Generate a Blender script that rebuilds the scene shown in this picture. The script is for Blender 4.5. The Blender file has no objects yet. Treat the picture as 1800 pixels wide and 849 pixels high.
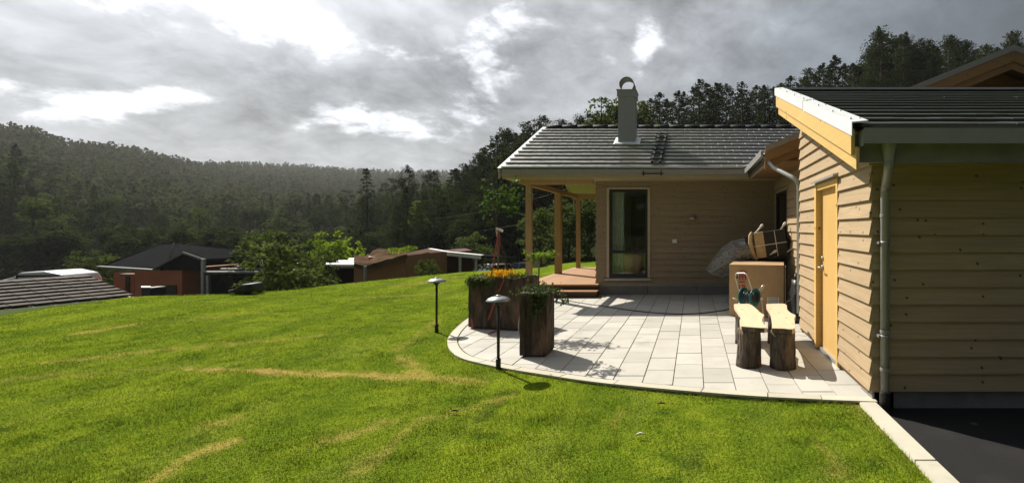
import bpy, bmesh, math, random
import numpy as np
from mathutils import Vector, Matrix, noise as mnoise
R = math.radians
random.seed(7); RNG = np.random.default_rng(7)
scene = bpy.context.scene
COL = scene.collection

# ------------------------------------------------------------------ camera, sun, sky, exposure
EYE = 1.5; F = 820.0; CX = 1220.0; CY = 402.0          # measured from the photograph (1800 x 849)
cam_d = bpy.data.cameras.new('camera'); cam = bpy.data.objects.new('camera', cam_d); COL.objects.link(cam)
cam.location = (0, 0, EYE); cam.rotation_euler = (R(90), 0, 0)
cam_d.sensor_width = 36; cam_d.lens = F/1800*36
cam_d.shift_x = (900-CX)/1800; cam_d.shift_y = -(424.5-CY)/1800
cam_d.clip_start = 0.05; cam_d.clip_end = 8000
scene.camera = cam
scene.view_settings.view_transform = 'Standard'; scene.view_settings.look = 'None'
scene.view_settings.exposure = 0.68; scene.view_settings.gamma = 1
scene.cycles.use_denoising = True
scene.cycles.max_bounces = 6; scene.cycles.diffuse_bounces = 3; scene.cycles.glossy_bounces = 3
scene.cycles.transparent_max_bounces = 12; scene.cycles.sample_clamp_indirect = 4
SUN_AZ = math.atan2(-0.757, 0.653); SUN_EL = R(44)
S = Vector((math.sin(SUN_AZ)*math.cos(SUN_EL), math.cos(SUN_AZ)*math.cos(SUN_EL), math.sin(SUN_EL)))
sun_d = bpy.data.lights.new('sun', 'SUN'); sun_d.energy = 5.0; sun_d.angle = R(0.5); sun_d.color = (1, .93, .80)
sun = bpy.data.objects.new('sun', sun_d); COL.objects.link(sun); sun.location = (-20, 20, 40)
sun.rotation_euler = S.to_track_quat('Z', 'Y').to_euler()

class NT:
    def __init__(s, tree):
        s.t = tree; s.n = tree.nodes; s.l = tree.links
    def node(s, typ, **kw):
        nd = s.n.new(typ)
        for k, v in kw.items(): setattr(nd, k, v)
        return nd
    def link(s, a, b): s.l.new(a, b)
    def put(s, sock, v):
        if hasattr(v, 'is_output') or isinstance(v, bpy.types.NodeSocket): s.l.new(v, sock)
        else: sock.default_value = v
    def math(s, op, a, b=None, c=None, clamp=False):
        nd = s.node('ShaderNodeMath', operation=op); nd.use_clamp = clamp
        for i, v in enumerate((a, b, c)):
            if v is not None: s.put(nd.inputs[i], v)
        return nd.outputs[0]
    def vmath(s, op, a, b=None, out=0):
        nd = s.node('ShaderNodeVectorMath', operation=op)
        s.put(nd.inputs[0], a)
        if b is not None: s.put(nd.inputs[1], b)
        return nd.outputs[out]
    def noise(s, vec, scale, detail=3, rough=.55, dist=0.0):
        nd = s.node('ShaderNodeTexNoise'); s.put(nd.inputs['Vector'], vec)
        nd.inputs['Scale'].default_value = scale; nd.inputs['Detail'].default_value = detail
        nd.inputs['Roughness'].default_value = rough; nd.inputs['Distortion'].default_value = dist
        return nd.outputs[0]
    def voro(s, vec, scale, feat='F1'):
        nd = s.node('ShaderNodeTexVoronoi', feature=feat); s.put(nd.inputs['Vector'], vec); nd.inputs['Scale'].default_value = scale
        return nd.outputs[0]
    def mr(s, v, a, b, c=0.0, d=1.0, smooth=False):
        nd = s.node('ShaderNodeMapRange'); nd.interpolation_type = 'SMOOTHSTEP' if smooth else 'LINEAR'
        s.put(nd.inputs[0], v)
        for i, x in enumerate((a, b, c, d)): s.put(nd.inputs[1+i], x)
        return nd.outputs[0]
    def mix(s, f, a, b):
        nd = s.node('ShaderNodeMix', data_type='RGBA')
        s.put(nd.inputs[0], f)
        for sock, v in ((nd.inputs[6], a), (nd.inputs[7], b)):
            if isinstance(v, tuple): sock.default_value = (*v[:3], 1)
            else: s.put(sock, v)
        return nd.outputs[2]
    def scalevec(s, vec, sc):
        return s.vmath('MULTIPLY', vec, sc)
    def combine(s, x, y, z):
        nd = s.node('ShaderNodeCombineXYZ')
        for i, v in enumerate((x, y, z)): s.put(nd.inputs[i], v)
        return nd.outputs[0]

def px_dir(px, py):
    v = Vector(((px-CX)/F, 1, (CY-py)/F)); return v.normalized()

world = bpy.data.worlds.new('World'); scene.world = world; world.use_nodes = True
w = NT(world.node_tree); w.n.clear()
sky = w.node('ShaderNodeTexSky', sky_type='NISHITA'); sky.sun_disc = False; sky.sun_elevation = SUN_EL; sky.sun_rotation = SUN_AZ
dirv = w.vmath('NORMALIZE', w.node('ShaderNodeTexCoord').outputs['Generated'])
sep = w.node('ShaderNodeSeparateXYZ'); w.link(dirv, sep.inputs[0]); dx, dy, dz = sep.outputs
den = w.math('MAXIMUM', w.math('ADD', dz, 0.38), 0.16)
plane = w.combine(w.math('DIVIDE', dx, den), w.math('DIVIDE', dy, den), 0.0)
az = w.math('ARCTAN2', dx, dy); el = w.math('ARCSINE', dz)
warp = w.noise(plane, 2.6, 6, .62); warp2 = w.noise(w.vmath('ADD', plane, (7.3, 2.1, 0)), 2.6, 6, .62)
fine = w.noise(plane, 7.5, 8, .6, .3)
big = w.noise(w.vmath('ADD', plane, (3.1, 8.4, 0)), 2.2, 7, .58, .25)
# breaks in the cloud: soft elongated openings at the bearings and heights they have in the sky
def blob(px, py, wpx, hpx, tilt=0.0, amp=1.0):
    d = px_dir(px, py); a0 = math.atan2(d.x, d.y); e0 = math.asin(d.z)
    k = d.y                                             # px -> angle at this bearing
    sa = max(wpx/F*k*k/(math.cos(e0)), .01); se = max(hpx/F*k, .01)
    wa = w.math('ADD', w.math('SUBTRACT', az, a0), w.math('MULTIPLY', w.math('SUBTRACT', warp, .5), .42*sa+.06))
    we = w.math('ADD', w.math('SUBTRACT', el, e0), w.math('MULTIPLY', w.math('SUBTRACT', warp2, .5), .62*se+.07))
    c, s_ = math.cos(tilt), math.sin(tilt)
    u = w.math('DIVIDE', w.math('ADD', w.math('MULTIPLY', wa, c), w.math('MULTIPLY', we, -s_)), sa)
    v = w.math('DIVIDE', w.math('ADD', w.math('MULTIPLY', wa, s_), w.math('MULTIPLY', we, c)), se)
    r2 = w.math('ADD', w.math('MULTIPLY', u, u), w.math('MULTIPLY', v, v))
    g = w.math('EXPONENT', w.math('MULTIPLY', r2, -0.8))
    return w.math('MULTIPLY', g, amp)
def blobsum(lst):
    tot = None
    for b in lst:
        g = blob(*b); tot = g if tot is None else w.math('ADD', tot, g)
    return tot
fine2 = w.noise(w.vmath('ADD', plane, (1.7, 5.1, 0)), 16, 6, .6, .4)
openings = blobsum([(455, 10, 95, 75, .2, 1.0), (235, 182, 130, 26, -.25, .95), (640, 215, 140, 34, .05, .95), (720, 90, 120, 26, -.1, .7),
                    (30, 150, 150, 22, -.1, .45), (860, 150, 60, 90, .3, .75), (1135, 75, 30, 40, .4, .8), (900, 20, 90, 50, 0, .55),
                    (230, 20, 120, 50, 0, .55), (1050, 105, 26, 12, 0, .4), (560, 70, 30, 40, .3, .3)])
darks = blobsum([(480, 165, 110, 45, -.35, .7), (700, 150, 110, 42, -.2, .95), (330, 225, 170, 18, -.22, .6), (640, 40, 110, 30, 0, .6), (960, 90, 90, 60, 0, .35),
                 (120, 95, 220, 40, -.2, .25)])
sd = w.vmath('DOT_PRODUCT', dirv, tuple(S), out=1)
near = w.mr(sd, 0.25, 0.98, 0, 1, True)                  # forward scattering round the sun
glow = w.mr(sd, 0.80, 1.0, 0, 1, True)
bil = w.math('ABSOLUTE', w.math('SUBTRACT', w.noise(w.vmath('ADD', plane, (9.2, 3.3, 0)), 4.2, 7, .58, .5), .5))
tex = w.math('ADD', w.math('ADD', w.math('MULTIPLY', w.math('SUBTRACT', big, .5), 1.25), w.math('MULTIPLY', w.math('SUBTRACT', fine, .5), .75)), w.math('MULTIPLY', w.math('SUBTRACT', bil, .09), 1.1))
base = w.math('ADD', w.math('ADD', w.mr(sd, -.5, .35, .035, .10), w.math('MULTIPLY', near, .25)), w.math('MULTIPLY', tex, w.mr(near, 0, 1, .06, .58)))
base = w.math('SUBTRACT', base, w.math('MULTIPLY', darks, .12))
base = w.math('ADD', base, w.math('MULTIPLY', glow, .50))
base = w.math('MAXIMUM', base, 0.05)
op = w.mr(w.math('ADD', w.math('ADD', openings, w.math('MULTIPLY', tex, 1.5)), w.math('MULTIPLY', w.math('SUBTRACT', fine2, .5), .7)), .34, 1.02, 0, 1, True)
greyc = w.mix(w.mr(near, .1, .75, 0, 1), (.82, .96, 1.12), (.96, .99, 1.05))
lum = w.math('ADD', base, w.math('MULTIPLY', op, w.mr(near, 0, .6, .20, .55)))
cl = w.vmath('SCALE', greyc); cl.node.inputs['Scale'].default_value = 1; w.link(lum, cl.node.inputs['Scale'])
skyc = w.vmath('SCALE', sky.outputs[0]); skyc.node.inputs['Scale'].default_value = 0.06
allc = w.mix(0.93, skyc, cl)
bg = w.node('ShaderNodeBackground'); w.link(allc, bg.inputs[0]); bg.inputs[1].default_value = 1.0
wo = w.node('ShaderNodeOutputWorld'); w.link(bg.outputs[0], wo.inputs[0])

# ------------------------------------------------------------------ helpers
def G(px, py, z=0.0):
    Y = F*(EYE-z)/(py-CY); return Vector(((px-CX)/F*Y, Y, z))
def P(px, py, Y):
    return Vector(((px-CX)/F*Y, Y, EYE+(CY-py)/F*Y))
def XW(px, Y): return (px-CX)/F*Y
def ZW(py, Y): return EYE+(CY-py)/F*Y

WL = {}
def attach(o, parent):
    if parent is not None:
        o.parent = parent
        p = WL.get(parent.name)
        if p is not None: o.matrix_parent_inverse = Matrix.Translation(-p)
def tag(o, label=None, cat=None, group=None, kind=None):
    for k, v in (('label', label), ('category', cat), ('group', group), ('kind', kind)):
        if v: o[k] = v
    return o
def thing(name, loc, label, cat, group=None, local=False):
    o = bpy.data.objects.new(name, None); COL.objects.link(o); o.location = loc
    o.empty_display_size = .2
    if not local: WL[o.name] = Vector(loc)
    return tag(o, label, cat, group)
def link_mesh(name, me, mat, parent=None):
    o = bpy.data.objects.new(name, me); COL.objects.link(o)
    if mat is not None and len(me.materials) == 0: me.materials.append(mat)
    attach(o, parent); return o
def copy_tree(o, parent=None, loc=None, rotz=None, scale=None):
    c = o.copy(); COL.objects.link(c)
    if parent is not None: c.parent = parent
    for ch in o.children: copy_tree(ch, c)
    if loc is not None: c.location = loc
    if rotz is not None: c.rotation_euler = (0, 0, rotz)
    if scale is not None: c.scale = scale
    return c

class MB:
    def __init__(s): s.v = []; s.f = []; s.sm = []
    def add(s, vs, fs, smooth=False):
        b = len(s.v); s.v += [tuple(x) for x in vs]; s.f += [tuple(i+b for i in f) for f in fs]; s.sm += [smooth]*len(fs); return s
    def box(s, a, b, rot=None, about=None):
        x0, y0, z0 = a; x1, y1, z1 = b
        vs = [Vector(p) for p in ((x0,y0,z0),(x1,y0,z0),(x1,y1,z0),(x0,y1,z0),(x0,y0,z1),(x1,y0,z1),(x1,y1,z1),(x0,y1,z1))]
        if rot is not None:
            c = Vector(about) if about is not None else sum(vs, Vector())/8
            vs = [rot @ (v-c)+c for v in vs]
        return s.add(vs, [(0,3,2,1),(4,5,6,7),(0,1,5,4),(1,2,6,5),(2,3,7,6),(3,0,4,7)])
    def hexa(s, vs):
        return s.add(vs, [(0,3,2,1),(4,5,6,7),(0,1,5,4),(1,2,6,5),(2,3,7,6),(3,0,4,7)])
    def beam(s, p, q, wid, hgt, up=(0,0,1)):
        p, q = Vector(p), Vector(q); d = (q-p).normalized(); u = Vector(up); sd_ = d.cross(u).normalized(); u = sd_.cross(d).normalized()
        a = sd_*wid/2; b = u*hgt/2
        return s.hexa([p-a-b, p+a-b, q+a-b, q-a-b, p-a+b, p+a+b, q+a+b, q-a+b])
    def tube(s, pts, r, n=8, smooth=True, caps=True):
        pts = [Vector(p) for p in pts]; rr = r if isinstance(r, (list, tuple)) else [r]*len(pts)
        vs = []; prev = None
        for i, p in enumerate(pts):
            t = (pts[min(i+1, len(pts)-1)]-pts[max(i-1, 0)]).normalized()
            if prev is None:
                a = t.cross(Vector((0, 0, 1)))
                if a.length < .1: a = t.cross(Vector((0, 1, 0)))
            else: a = prev-t*prev.dot(t)
            a.normalize(); b = t.cross(a); prev = a
            for k in range(n):
                an = 2*math.pi*k/n; vs.append(p+(a*math.cos(an)+b*math.sin(an))*rr[i])
        fs = []
        for i in range(len(pts)-1):
            for k in range(n): fs.append((i*n+k, i*n+(k+1) % n, (i+1)*n+(k+1) % n, (i+1)*n+k))
        s.add(vs, fs, smooth)
        if caps:
            b0 = len(s.v)-len(vs)
            s.f.append(tuple(b0+k for k in range(n))[::-1]); s.sm.append(False)
            s.f.append(tuple(b0+(len(pts)-1)*n+k for k in range(n))); s.sm.append(False)
        return s
    def lathe(s, prof, c=(0,0,0), n=20, smooth=True, axis='z'):
        vs = []
        for (r, z) in prof:
            for k in range(n):
                an = 2*math.pi*k/n; x, y = r*math.cos(an), r*math.sin(an)
                v = (x, y, z) if axis == 'z' else ((z, x, y) if axis == 'x' else (x, z, y))
                vs.append((v[0]+c[0], v[1]+c[1], v[2]+c[2]))
        fs = []
        for i in range(len(prof)-1):
            for k in range(n): fs.append((i*n+k, i*n+(k+1) % n, (i+1)*n+(k+1) % n, (i+1)*n+k))
        return s.add(vs, fs, smooth)
    def prism(s, poly, z0, z1):
        n = len(poly); vs = [(p[0], p[1], z0) for p in poly]+[(p[0], p[1], z1) for p in poly]
        fs = [tuple(range(n))[::-1], tuple(range(n, 2*n))]+[(i, (i+1) % n, n+(i+1) % n, n+i) for i in range(n)]
        return s.add(vs, fs)
    def mesh(s, name):
        me = bpy.data.meshes.new(name); me.from_pydata(s.v, [], s.f)
        me.polygons.foreach_set('use_smooth', s.sm); me.update(); return me
    def build(s, name, mat, parent=None):
        me = s.mesh(name); bm = bmesh.new(); bm.from_mesh(me); bmesh.ops.recalc_face_normals(bm, faces=bm.faces); bm.to_mesh(me); bm.free()
        return link_mesh(name, me, mat, parent)

def np_mesh(name, V, Fc, attrs=None, smooth=False):
    V = np.asarray(V, np.float32); Fc = np.asarray(Fc, np.int32)
    me = bpy.data.meshes.new(name); k = Fc.shape[1]
    me.vertices.add(len(V)); me.vertices.foreach_set('co', V.ravel())
    me.loops.add(Fc.size); me.loops.foreach_set('vertex_index', Fc.ravel())
    me.polygons.add(len(Fc)); me.polygons.foreach_set('loop_start', np.arange(0, Fc.size, k, dtype=np.int32))
    me.polygons.foreach_set('loop_total', np.full(len(Fc), k, np.int32))
    if smooth: me.polygons.foreach_set('use_smooth', np.ones(len(Fc), bool))
    me.update(calc_edges=True)
    for nm, arr in (attrs or {}).items():
        a = me.attributes.new(nm, 'FLOAT', 'POINT'); a.data.foreach_set('value', np.asarray(arr, np.float32))
    return me

def clip_poly(poly, planes):
    """convex clip: keep points with a*x+b*y <= c for each (a,b,c)"""
    for (a, b, c) in planes:
        out = []
        for i in range(len(poly)):
            p, q = poly[i], poly[(i+1) % len(poly)]
            fp, fq = a*p[0]+b*p[1]-c, a*q[0]+b*q[1]-c
            if fp <= 0: out.append(p)
            if (fp < 0 < fq) or (fq < 0 < fp):
                t = fp/(fp-fq); out.append((p[0]+t*(q[0]-p[0]), p[1]+t*(q[1]-p[1])))
        poly = out
        if len(poly) < 3: return []
    return poly
def area2(poly): return abs(sum(poly[i][0]*poly[(i+1) % len(poly)][1]-poly[(i+1) % len(poly)][0]*poly[i][1] for i in range(len(poly))))/2

# ------------------------------------------------------------------ materials
def new_mat(name):
    m = bpy.data.materials.new(name); m.use_nodes = True; t = NT(m.node_tree); t.n.clear()
    out = t.node('ShaderNodeOutputMaterial'); b = t.node('ShaderNodeBsdfPrincipled'); t.link(b.outputs[0], out.inputs[0])
    return m, t, b, out
def bump(t, b, h, strength=.4, dist=.01):
    bp = t.node('ShaderNodeBump'); bp.inputs['Strength'].default_value = strength; bp.inputs['Distance'].default_value = dist
    t.put(bp.inputs['Height'], h); t.link(bp.outputs[0], b.inputs['Normal'])
def pos(t): return t.node('ShaderNodeNewGeometry').outputs['Position']
def objc(t): return t.node('ShaderNodeTexCoord').outputs['Object']
def orand(t): return t.node('ShaderNodeObjectInfo').outputs['Random']

def plain(name, col, rough=.6, metal=0.0, var=.12, scale=6.0, spec=.5):
    m, t, b, _ = new_mat(name); n = t.noise(objc(t), scale, 5, .6)
    b.inputs['Roughness'].default_value = rough; b.inputs['Metallic'].default_value = metal; b.inputs['Specular IOR Level'].default_value = spec
    lo = tuple(c*(1-var) for c in col); hi = tuple(min(1, c*(1+var)) for c in col)
    t.link(t.mix(t.mr(n, .3, .7), lo, hi), b.inputs['Base Color']); return m
def wood(name, col, dark=.55, knots=True, axis='h', rough=.65, knot_scale=2.2, var=.10):
    """boards: grain along the board; knots and tint vary from board to board"""
    m, t, b, _ = new_mat(name); p = pos(t); rnd = orand(t)
    off = t.vmath('ADD', p, t.combine(t.math('MULTIPLY', rnd, 37.0), t.math('MULTIPLY', rnd, 19.0), t.math('MULTIPLY', rnd, 53.0)))
    sc = (1.2, 1.2, 28.0) if axis == 'h' else ((28.0, 28.0, 1.2) if axis == 'v' else (28.0, 1.2, 28.0))
    g = t.noise(t.scalevec(off, sc), 1.6, 6, .6, .6)
    big = t.noise(off, 1.1, 3)
    c = t.mix(t.mr(g, .3, .72), tuple(x*(1-var*1.6) for x in col), tuple(min(1, x*(1+var)) for x in col))
    c = t.mix(t.mr(big, .35, .7, 0, .35), c, tuple(x*.75 for x in col))
    c = t.mix(t.math('MULTIPLY', rnd, .28), c, (col[0]*.7, col[1]*.66, col[2]*.62))
    if knots:
        sp = t.node('ShaderNodeSeparateXYZ'); t.link(off, sp.inputs[0])
        flat = t.combine(t.math('ADD', sp.outputs[0], sp.outputs[1]), sp.outputs[2], 0.0) if axis != 'y' else t.combine(sp.outputs[0], sp.outputs[1], 0.0)
        vn = t.node('ShaderNodeTexVoronoi', voronoi_dimensions='2D'); t.link(flat, vn.inputs['Vector']); vn.inputs['Scale'].default_value = knot_scale*1.7
        v = vn.outputs[0]; k = t.mr(t.math('ADD', v, t.math('MULTIPLY', t.math('SUBTRACT', g, .5), .03)), .030, .062, 1, 0, True)
        c = t.mix(t.math('MULTIPLY', k, .85), c, (col[0]*.18, col[1]*.13, col[2]*.1))
    t.link(c, b.inputs['Base Color']); b.inputs['Roughness'].default_value = rough; b.inputs['Specular IOR Level'].default_value = .25
    bump(t, b, g, .25, .004); return m
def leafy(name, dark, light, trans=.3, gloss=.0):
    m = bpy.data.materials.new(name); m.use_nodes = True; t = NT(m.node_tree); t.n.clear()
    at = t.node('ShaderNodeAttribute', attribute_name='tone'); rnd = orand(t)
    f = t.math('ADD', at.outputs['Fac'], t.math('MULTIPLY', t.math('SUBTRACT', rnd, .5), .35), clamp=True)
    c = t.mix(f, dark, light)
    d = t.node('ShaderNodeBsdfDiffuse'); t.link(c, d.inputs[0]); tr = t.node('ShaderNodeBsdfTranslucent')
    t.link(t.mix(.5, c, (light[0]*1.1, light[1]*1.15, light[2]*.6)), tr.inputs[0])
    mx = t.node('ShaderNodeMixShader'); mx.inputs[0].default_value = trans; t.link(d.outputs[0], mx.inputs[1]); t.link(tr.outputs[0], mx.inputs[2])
    g = t.node('ShaderNodeBsdfGlossy'); g.inputs['Roughness'].default_value = .55; g.inputs[0].default_value = (1, 1, 1, 1)
    m2 = t.node('ShaderNodeMixShader'); m2.inputs[0].default_value = gloss; t.link(mx.outputs[0], m2.inputs[1]); t.link(g.outputs[0], m2.inputs[2])
    out = t.node('ShaderNodeOutputMaterial'); t.link(m2.outputs[0], out.inputs[0]); return m

M = {}
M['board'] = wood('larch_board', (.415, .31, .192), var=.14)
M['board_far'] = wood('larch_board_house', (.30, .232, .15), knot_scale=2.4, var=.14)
M['yellow_wood'] = wood('yellow_wood', (.68, .46, .17), axis='h', var=.08, rough=.5, knot_scale=1.5)
M['yellow_door'] = wood('yellow_door', (.62, .405, .15), axis='v', var=.04, rough=.45, knots=False)
M['post'] = wood('post_wood', (.40, .265, .14), axis='v', knot_scale=4)
M['brown_wood'] = wood('brown_wood', (.27, .16, .08), axis='h', knot_scale=3)
M['beige'] = wood('beige_board', (.44, .37, .26), axis='h', knots=False)
M['roof_under'] = plain('roof_boarding', (.33, .30, .25), .8, 0, .1, 9)
M['deck'] = wood('deck_wood', (.43, .25, .14), axis='y', knot_scale=2, rough=.55)
M['dark_wood'] = wood('dark_stained_wood', (.085, .045, .025), axis='h', knots=False)
M['white_metal'] = plain('white_metal', (.72, .74, .76), .35, 0, .05)
M['grey_metal'] = plain('grey_metal', (.27, .262, .262), .4, .15, .08)
M['zinc'] = plain('zinc', (.42, .43, .42), .4, .5, .1)
M['chimney'] = plain('chimney_sheet', (.285, .295, .30), .45, .05, .06, 3)
M['black_metal'] = plain('black_metal', (.012, .012, .013), .45, .2)
M['black'] = plain('black_plastic', (.012, .012, .012), .5)
M['chrome'] = plain('pale_tube', (.62, .58, .52), .3, .4, .05)
M['teal'] = plain('teal_plastic', (.012, .12, .14), .35)
M['soil'] = plain('soil', (.03, .022, .016), .9, 0, .4, 30)
M['plinth'] = plain('concrete_plinth', (.20, .195, .185), .85, 0, .15, 5)
M['cap_metal'] = plain('lamp_cap_metal', (.33, .34, .35), .3, .7, .06)
M['red'] = plain('red_strap', (.36, .05, .03), .6)
M['red_ink'] = plain('red_ink', (.30, .035, .035), .7)
M['paper'] = plain('paper_label', (.62, .60, .52), .7, 0, .06)
M['ink'] = plain('black_ink', (.03, .03, .03), .7)
M['foam'] = plain('white_foam', (.75, .72, .65), .8)
M['kraft'] = plain('kraft_board', (.40, .26, .13), .8, 0, .12, 4)
M['straw'] = plain('straw_board', (.46, .35, .20), .8, 0, .2, 12)
M['wicker'] = plain('black_wicker', (.014, .013, .012), .55, 0, .4, 40)
M['tarp'] = plain('black_tarp', (.012, .012, .013), .45, 0, .3, 8)
M['hose'] = plain('hose_rubber', (.02, .035, .035), .4)
M['white_plastic'] = plain('white_plastic', (.7, .7, .68), .4, 0, .04)
M['inner'] = plain('inside_wall', (.36, .34, .30), .8)
M['curtain'] = plain('curtain_cloth', (.62, .70, .56), .9, 0, .15, 14)
M['stake'] = wood('stake_wood', (.20, .15, .10), axis='v', knots=False)
M['bench_top'] = wood('sawn_bench_wood', (.72, .55, .38), axis='y', knot_scale=1.6, rough=.6)

def m_slab(name, col):
    m, t, b, _ = new_mat(name); p = pos(t); rnd = orand(t)
    n = t.noise(p, 3.2, 6, .62); f = t.noise(p, 70, 4, .6); st = t.noise(t.vmath('ADD', p, (4, 9, 2)), 1.3, 5, .65)
    c = t.mix(rnd, tuple(x*.86 for x in col), tuple(x*1.06 for x in col))
    c = t.mix(t.mr(n, .38, .72, 0, .45), c, tuple(x*.72 for x in col))
    c = t.mix(t.mr(f, .55, .8, 0, .35), c, tuple(x*.6 for x in col))
    c = t.mix(t.mr(st, .56, .72, 0, .6, True), c, (col[0]*.62, col[1]*.63, col[2]*.60))
    t.link(c, b.inputs['Base Color']); b.inputs['Roughness'].default_value = .8; b.inputs['Specular IOR Level'].default_value = .3
    bump(t, b, f, .25, .003); return m
M['slab'] = m_slab('concrete_slab', (.47, .455, .415))
M['kerb'] = m_slab('kerb_concrete', (.50, .475, .39))
def m_sand():
    m, t, b, _ = new_mat('joint_sand'); n = t.noise(pos(t), 40, 4)
    t.link(t.mix(n, (.08, .062, .036), (.19, .15, .085)), b.inputs['Base Color']); b.inputs['Roughness'].default_value = .95; return m
M['sand'] = m_sand()
def m_asphalt():
    m, t, b, _ = new_mat('asphalt'); p = pos(t); n = t.noise(p, 160, 3, .7); g = t.noise(p, 1.7, 5, .6); st = t.voro(p, 2.1)
    c = t.mix(t.mr(n, .35, .7), (.009, .009, .010), (.034, .033, .034)); c = t.mix(t.mr(g, .5, .75, 0, .5), c, (.05, .046, .042))
    c = t.mix(t.mr(st, .03, .09, .6, 0, True), c, (.14, .12, .10))
    t.link(c, b.inputs['Base Color']); b.inputs['Roughness'].default_value = .85; b.inputs['Specular IOR Level'].default_value = .2; bump(t, b, n, .8, .008); return m
M['asphalt'] = m_asphalt()
def m_tile():
    m, t, b, _ = new_mat('roof_tile_concrete'); p = pos(t); rnd = orand(t)
    c = t.mix(t.noise(p, 5, 5), (.018, .018, .019), (.034, .034, .036)); c = t.mix(t.math('MULTIPLY', rnd, .5), c, (.045, .046, .05))
    t.link(c, b.inputs['Base Color']); t.put(b.inputs['Roughness'], t.mr(t.noise(p, 9, 4), .3, .7, .26, .42))
    b.inputs['IOR'].default_value = 2.4; b.inputs['Specular IOR Level'].default_value = .8
    bump(t, b, t.noise(p, 60, 3), .08, .003); return m
M['tile'] = m_tile(); M['tile_matt'] = plain('matt_roof_tile', (.020, .020, .022), .36, 0, .25, 9, .9)
def m_bark(name, a, b_, c_, sc=1.0):
    m, t, b, _ = new_mat(name); p = objc(t)
    v = t.noise(t.scalevec(p, (9*sc, 9*sc, 1.8*sc)), 1.0, 8, .68, .8); q = t.noise(t.scalevec(p, (3*sc, 3*sc, 1.5*sc)), 1.0, 4, .6)
    vo = t.voro(t.scalevec(p, (22*sc, 22*sc, 6*sc)), 1.0)
    c = t.mix(t.mr(v, .36, .66), a, b_); c = t.mix(t.mr(q, .52, .66, 0, .85, True), c, c_)
    c = t.mix(t.mr(vo, .0, .35, .6, 0), c, tuple(x*.3 for x in a))
    t.link(c, b.inputs['Base Color']); b.inputs['Roughness'].default_value = .85
    bump(t, b, t.math('ADD', v, t.math('MULTIPLY', vo, .6)), 1.0, .03); return m
M['bark'] = m_bark('planter_bark', (.012, .009, .007), (.10, .066, .044), (.17, .10, .064))
M['bark_grey'] = m_bark('bench_bark', (.022, .016, .012), (.15, .115, .08), (.21, .13, .075), 1.6)
M['trunk'] = m_bark('tree_bark', (.03, .022, .016), (.09, .065, .045), (.13, .07, .04), .25)
def m_glass(name, tint=(.92, .95, .93)):
    m = bpy.data.materials.new(name); m.use_nodes = True; t = NT(m.node_tree); t.n.clear()
    tr = t.node('ShaderNodeBsdfTransparent'); tr.inputs[0].default_value = (*tint, 1)
    gl = t.node('ShaderNodeBsdfGlossy'); gl.inputs['Roughness'].default_value = .02
    fr = t.node('ShaderNodeFresnel'); fr.inputs[0].default_value = 1.55
    f = fr.outputs[0]
    mx = t.node('ShaderNodeMixShader'); t.link(f, mx.inputs[0]); t.link(tr.outputs[0], mx.inputs[1]); t.link(gl.outputs[0], mx.inputs[2])
    o = t.node('ShaderNodeOutputMaterial'); t.link(mx.outputs[0], o.inputs[0]); return m
M['glass'] = m_glass('window_glass')
def m_film():
    m = bpy.data.materials.new('clear_film'); m.use_nodes = True; t = NT(m.node_tree); t.n.clear()
    tr = t.node('ShaderNodeBsdfTransparent'); tr.inputs[0].default_value = (.93, .93, .93, 1)
    df = t.node('ShaderNodeBsdfPrincipled'); df.inputs['Base Color'].default_value = (.34, .34, .33, 1); df.inputs['Roughness'].default_value = .25
    n = t.noise(t.scalevec(pos(t), (3, 3, 9)), 2.4, 6, .65, 1.2)
    mx = t.node('ShaderNodeMixShader'); t.put(mx.inputs[0], t.mr(n, .38, .68, .16, .62)); t.link(tr.outputs[0], mx.inputs[1]); t.link(df.outputs[0], mx.inputs[2])
    o = t.node('ShaderNodeOutputMaterial'); t.link(mx.outputs[0], o.inputs[0]); return m
M['film'] = m_film()
M['leaf_young'] = leafy('young_tree_leaf', (.015, .035, .010), (.07, .13, .025), .35, gloss=.02)
M['leaf_bright'] = leafy('bright_leaf', (.06, .12, .015), (.19, .27, .04), .45)
M['leaf_ivy'] = leafy('ivy_leaf', (.025, .05, .018), (.12, .16, .06), .25, gloss=.02)
M['leaf_flower'] = leafy('flower_petal', (.55, .20, .01), (.80, .46, .03), .4, gloss=.0)
M['needle_a'] = leafy('conifer_needles', (.014, .021, .012), (.050, .064, .032), .17)
M['needle_b'] = leafy('pine_needles', (.014, .020, .011), (.064, .076, .038), .2)
M['leaf_dark'] = leafy('deciduous_leaf', (.012, .021, .010), (.068, .090, .036), .26)
M['leaf_mid'] = leafy('bush_leaf', (.018, .034, .012), (.115, .155, .040), .34, gloss=.01)
M['leaf_lime'] = leafy('lime_leaf', (.075, .125, .014), (.22, .30, .04), .45)
M['leaf_far_hazed'] = leafy('hazed_far_forest', (.048, .056, .042), (.115, .122, .084), .2)  # lightened and greyed: part of the distance haze is painted into the leaf colour
def m_ground():
    m, t, b, _ = new_mat('forest_floor'); p = pos(t); n = t.noise(p, .25, 6, .65); q = t.noise(p, 2.0, 5)
    c = t.mix(n, (.014, .020, .009), (.035, .045, .018)); c = t.mix(t.math('MULTIPLY', q, .5), c, (.02, .018, .011))
    t.link(c, b.inputs['Base Color']); b.inputs['Roughness'].default_value = .95; b.inputs['Specular IOR Level'].default_value = 0; return m
M['ground'] = m_ground()
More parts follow.
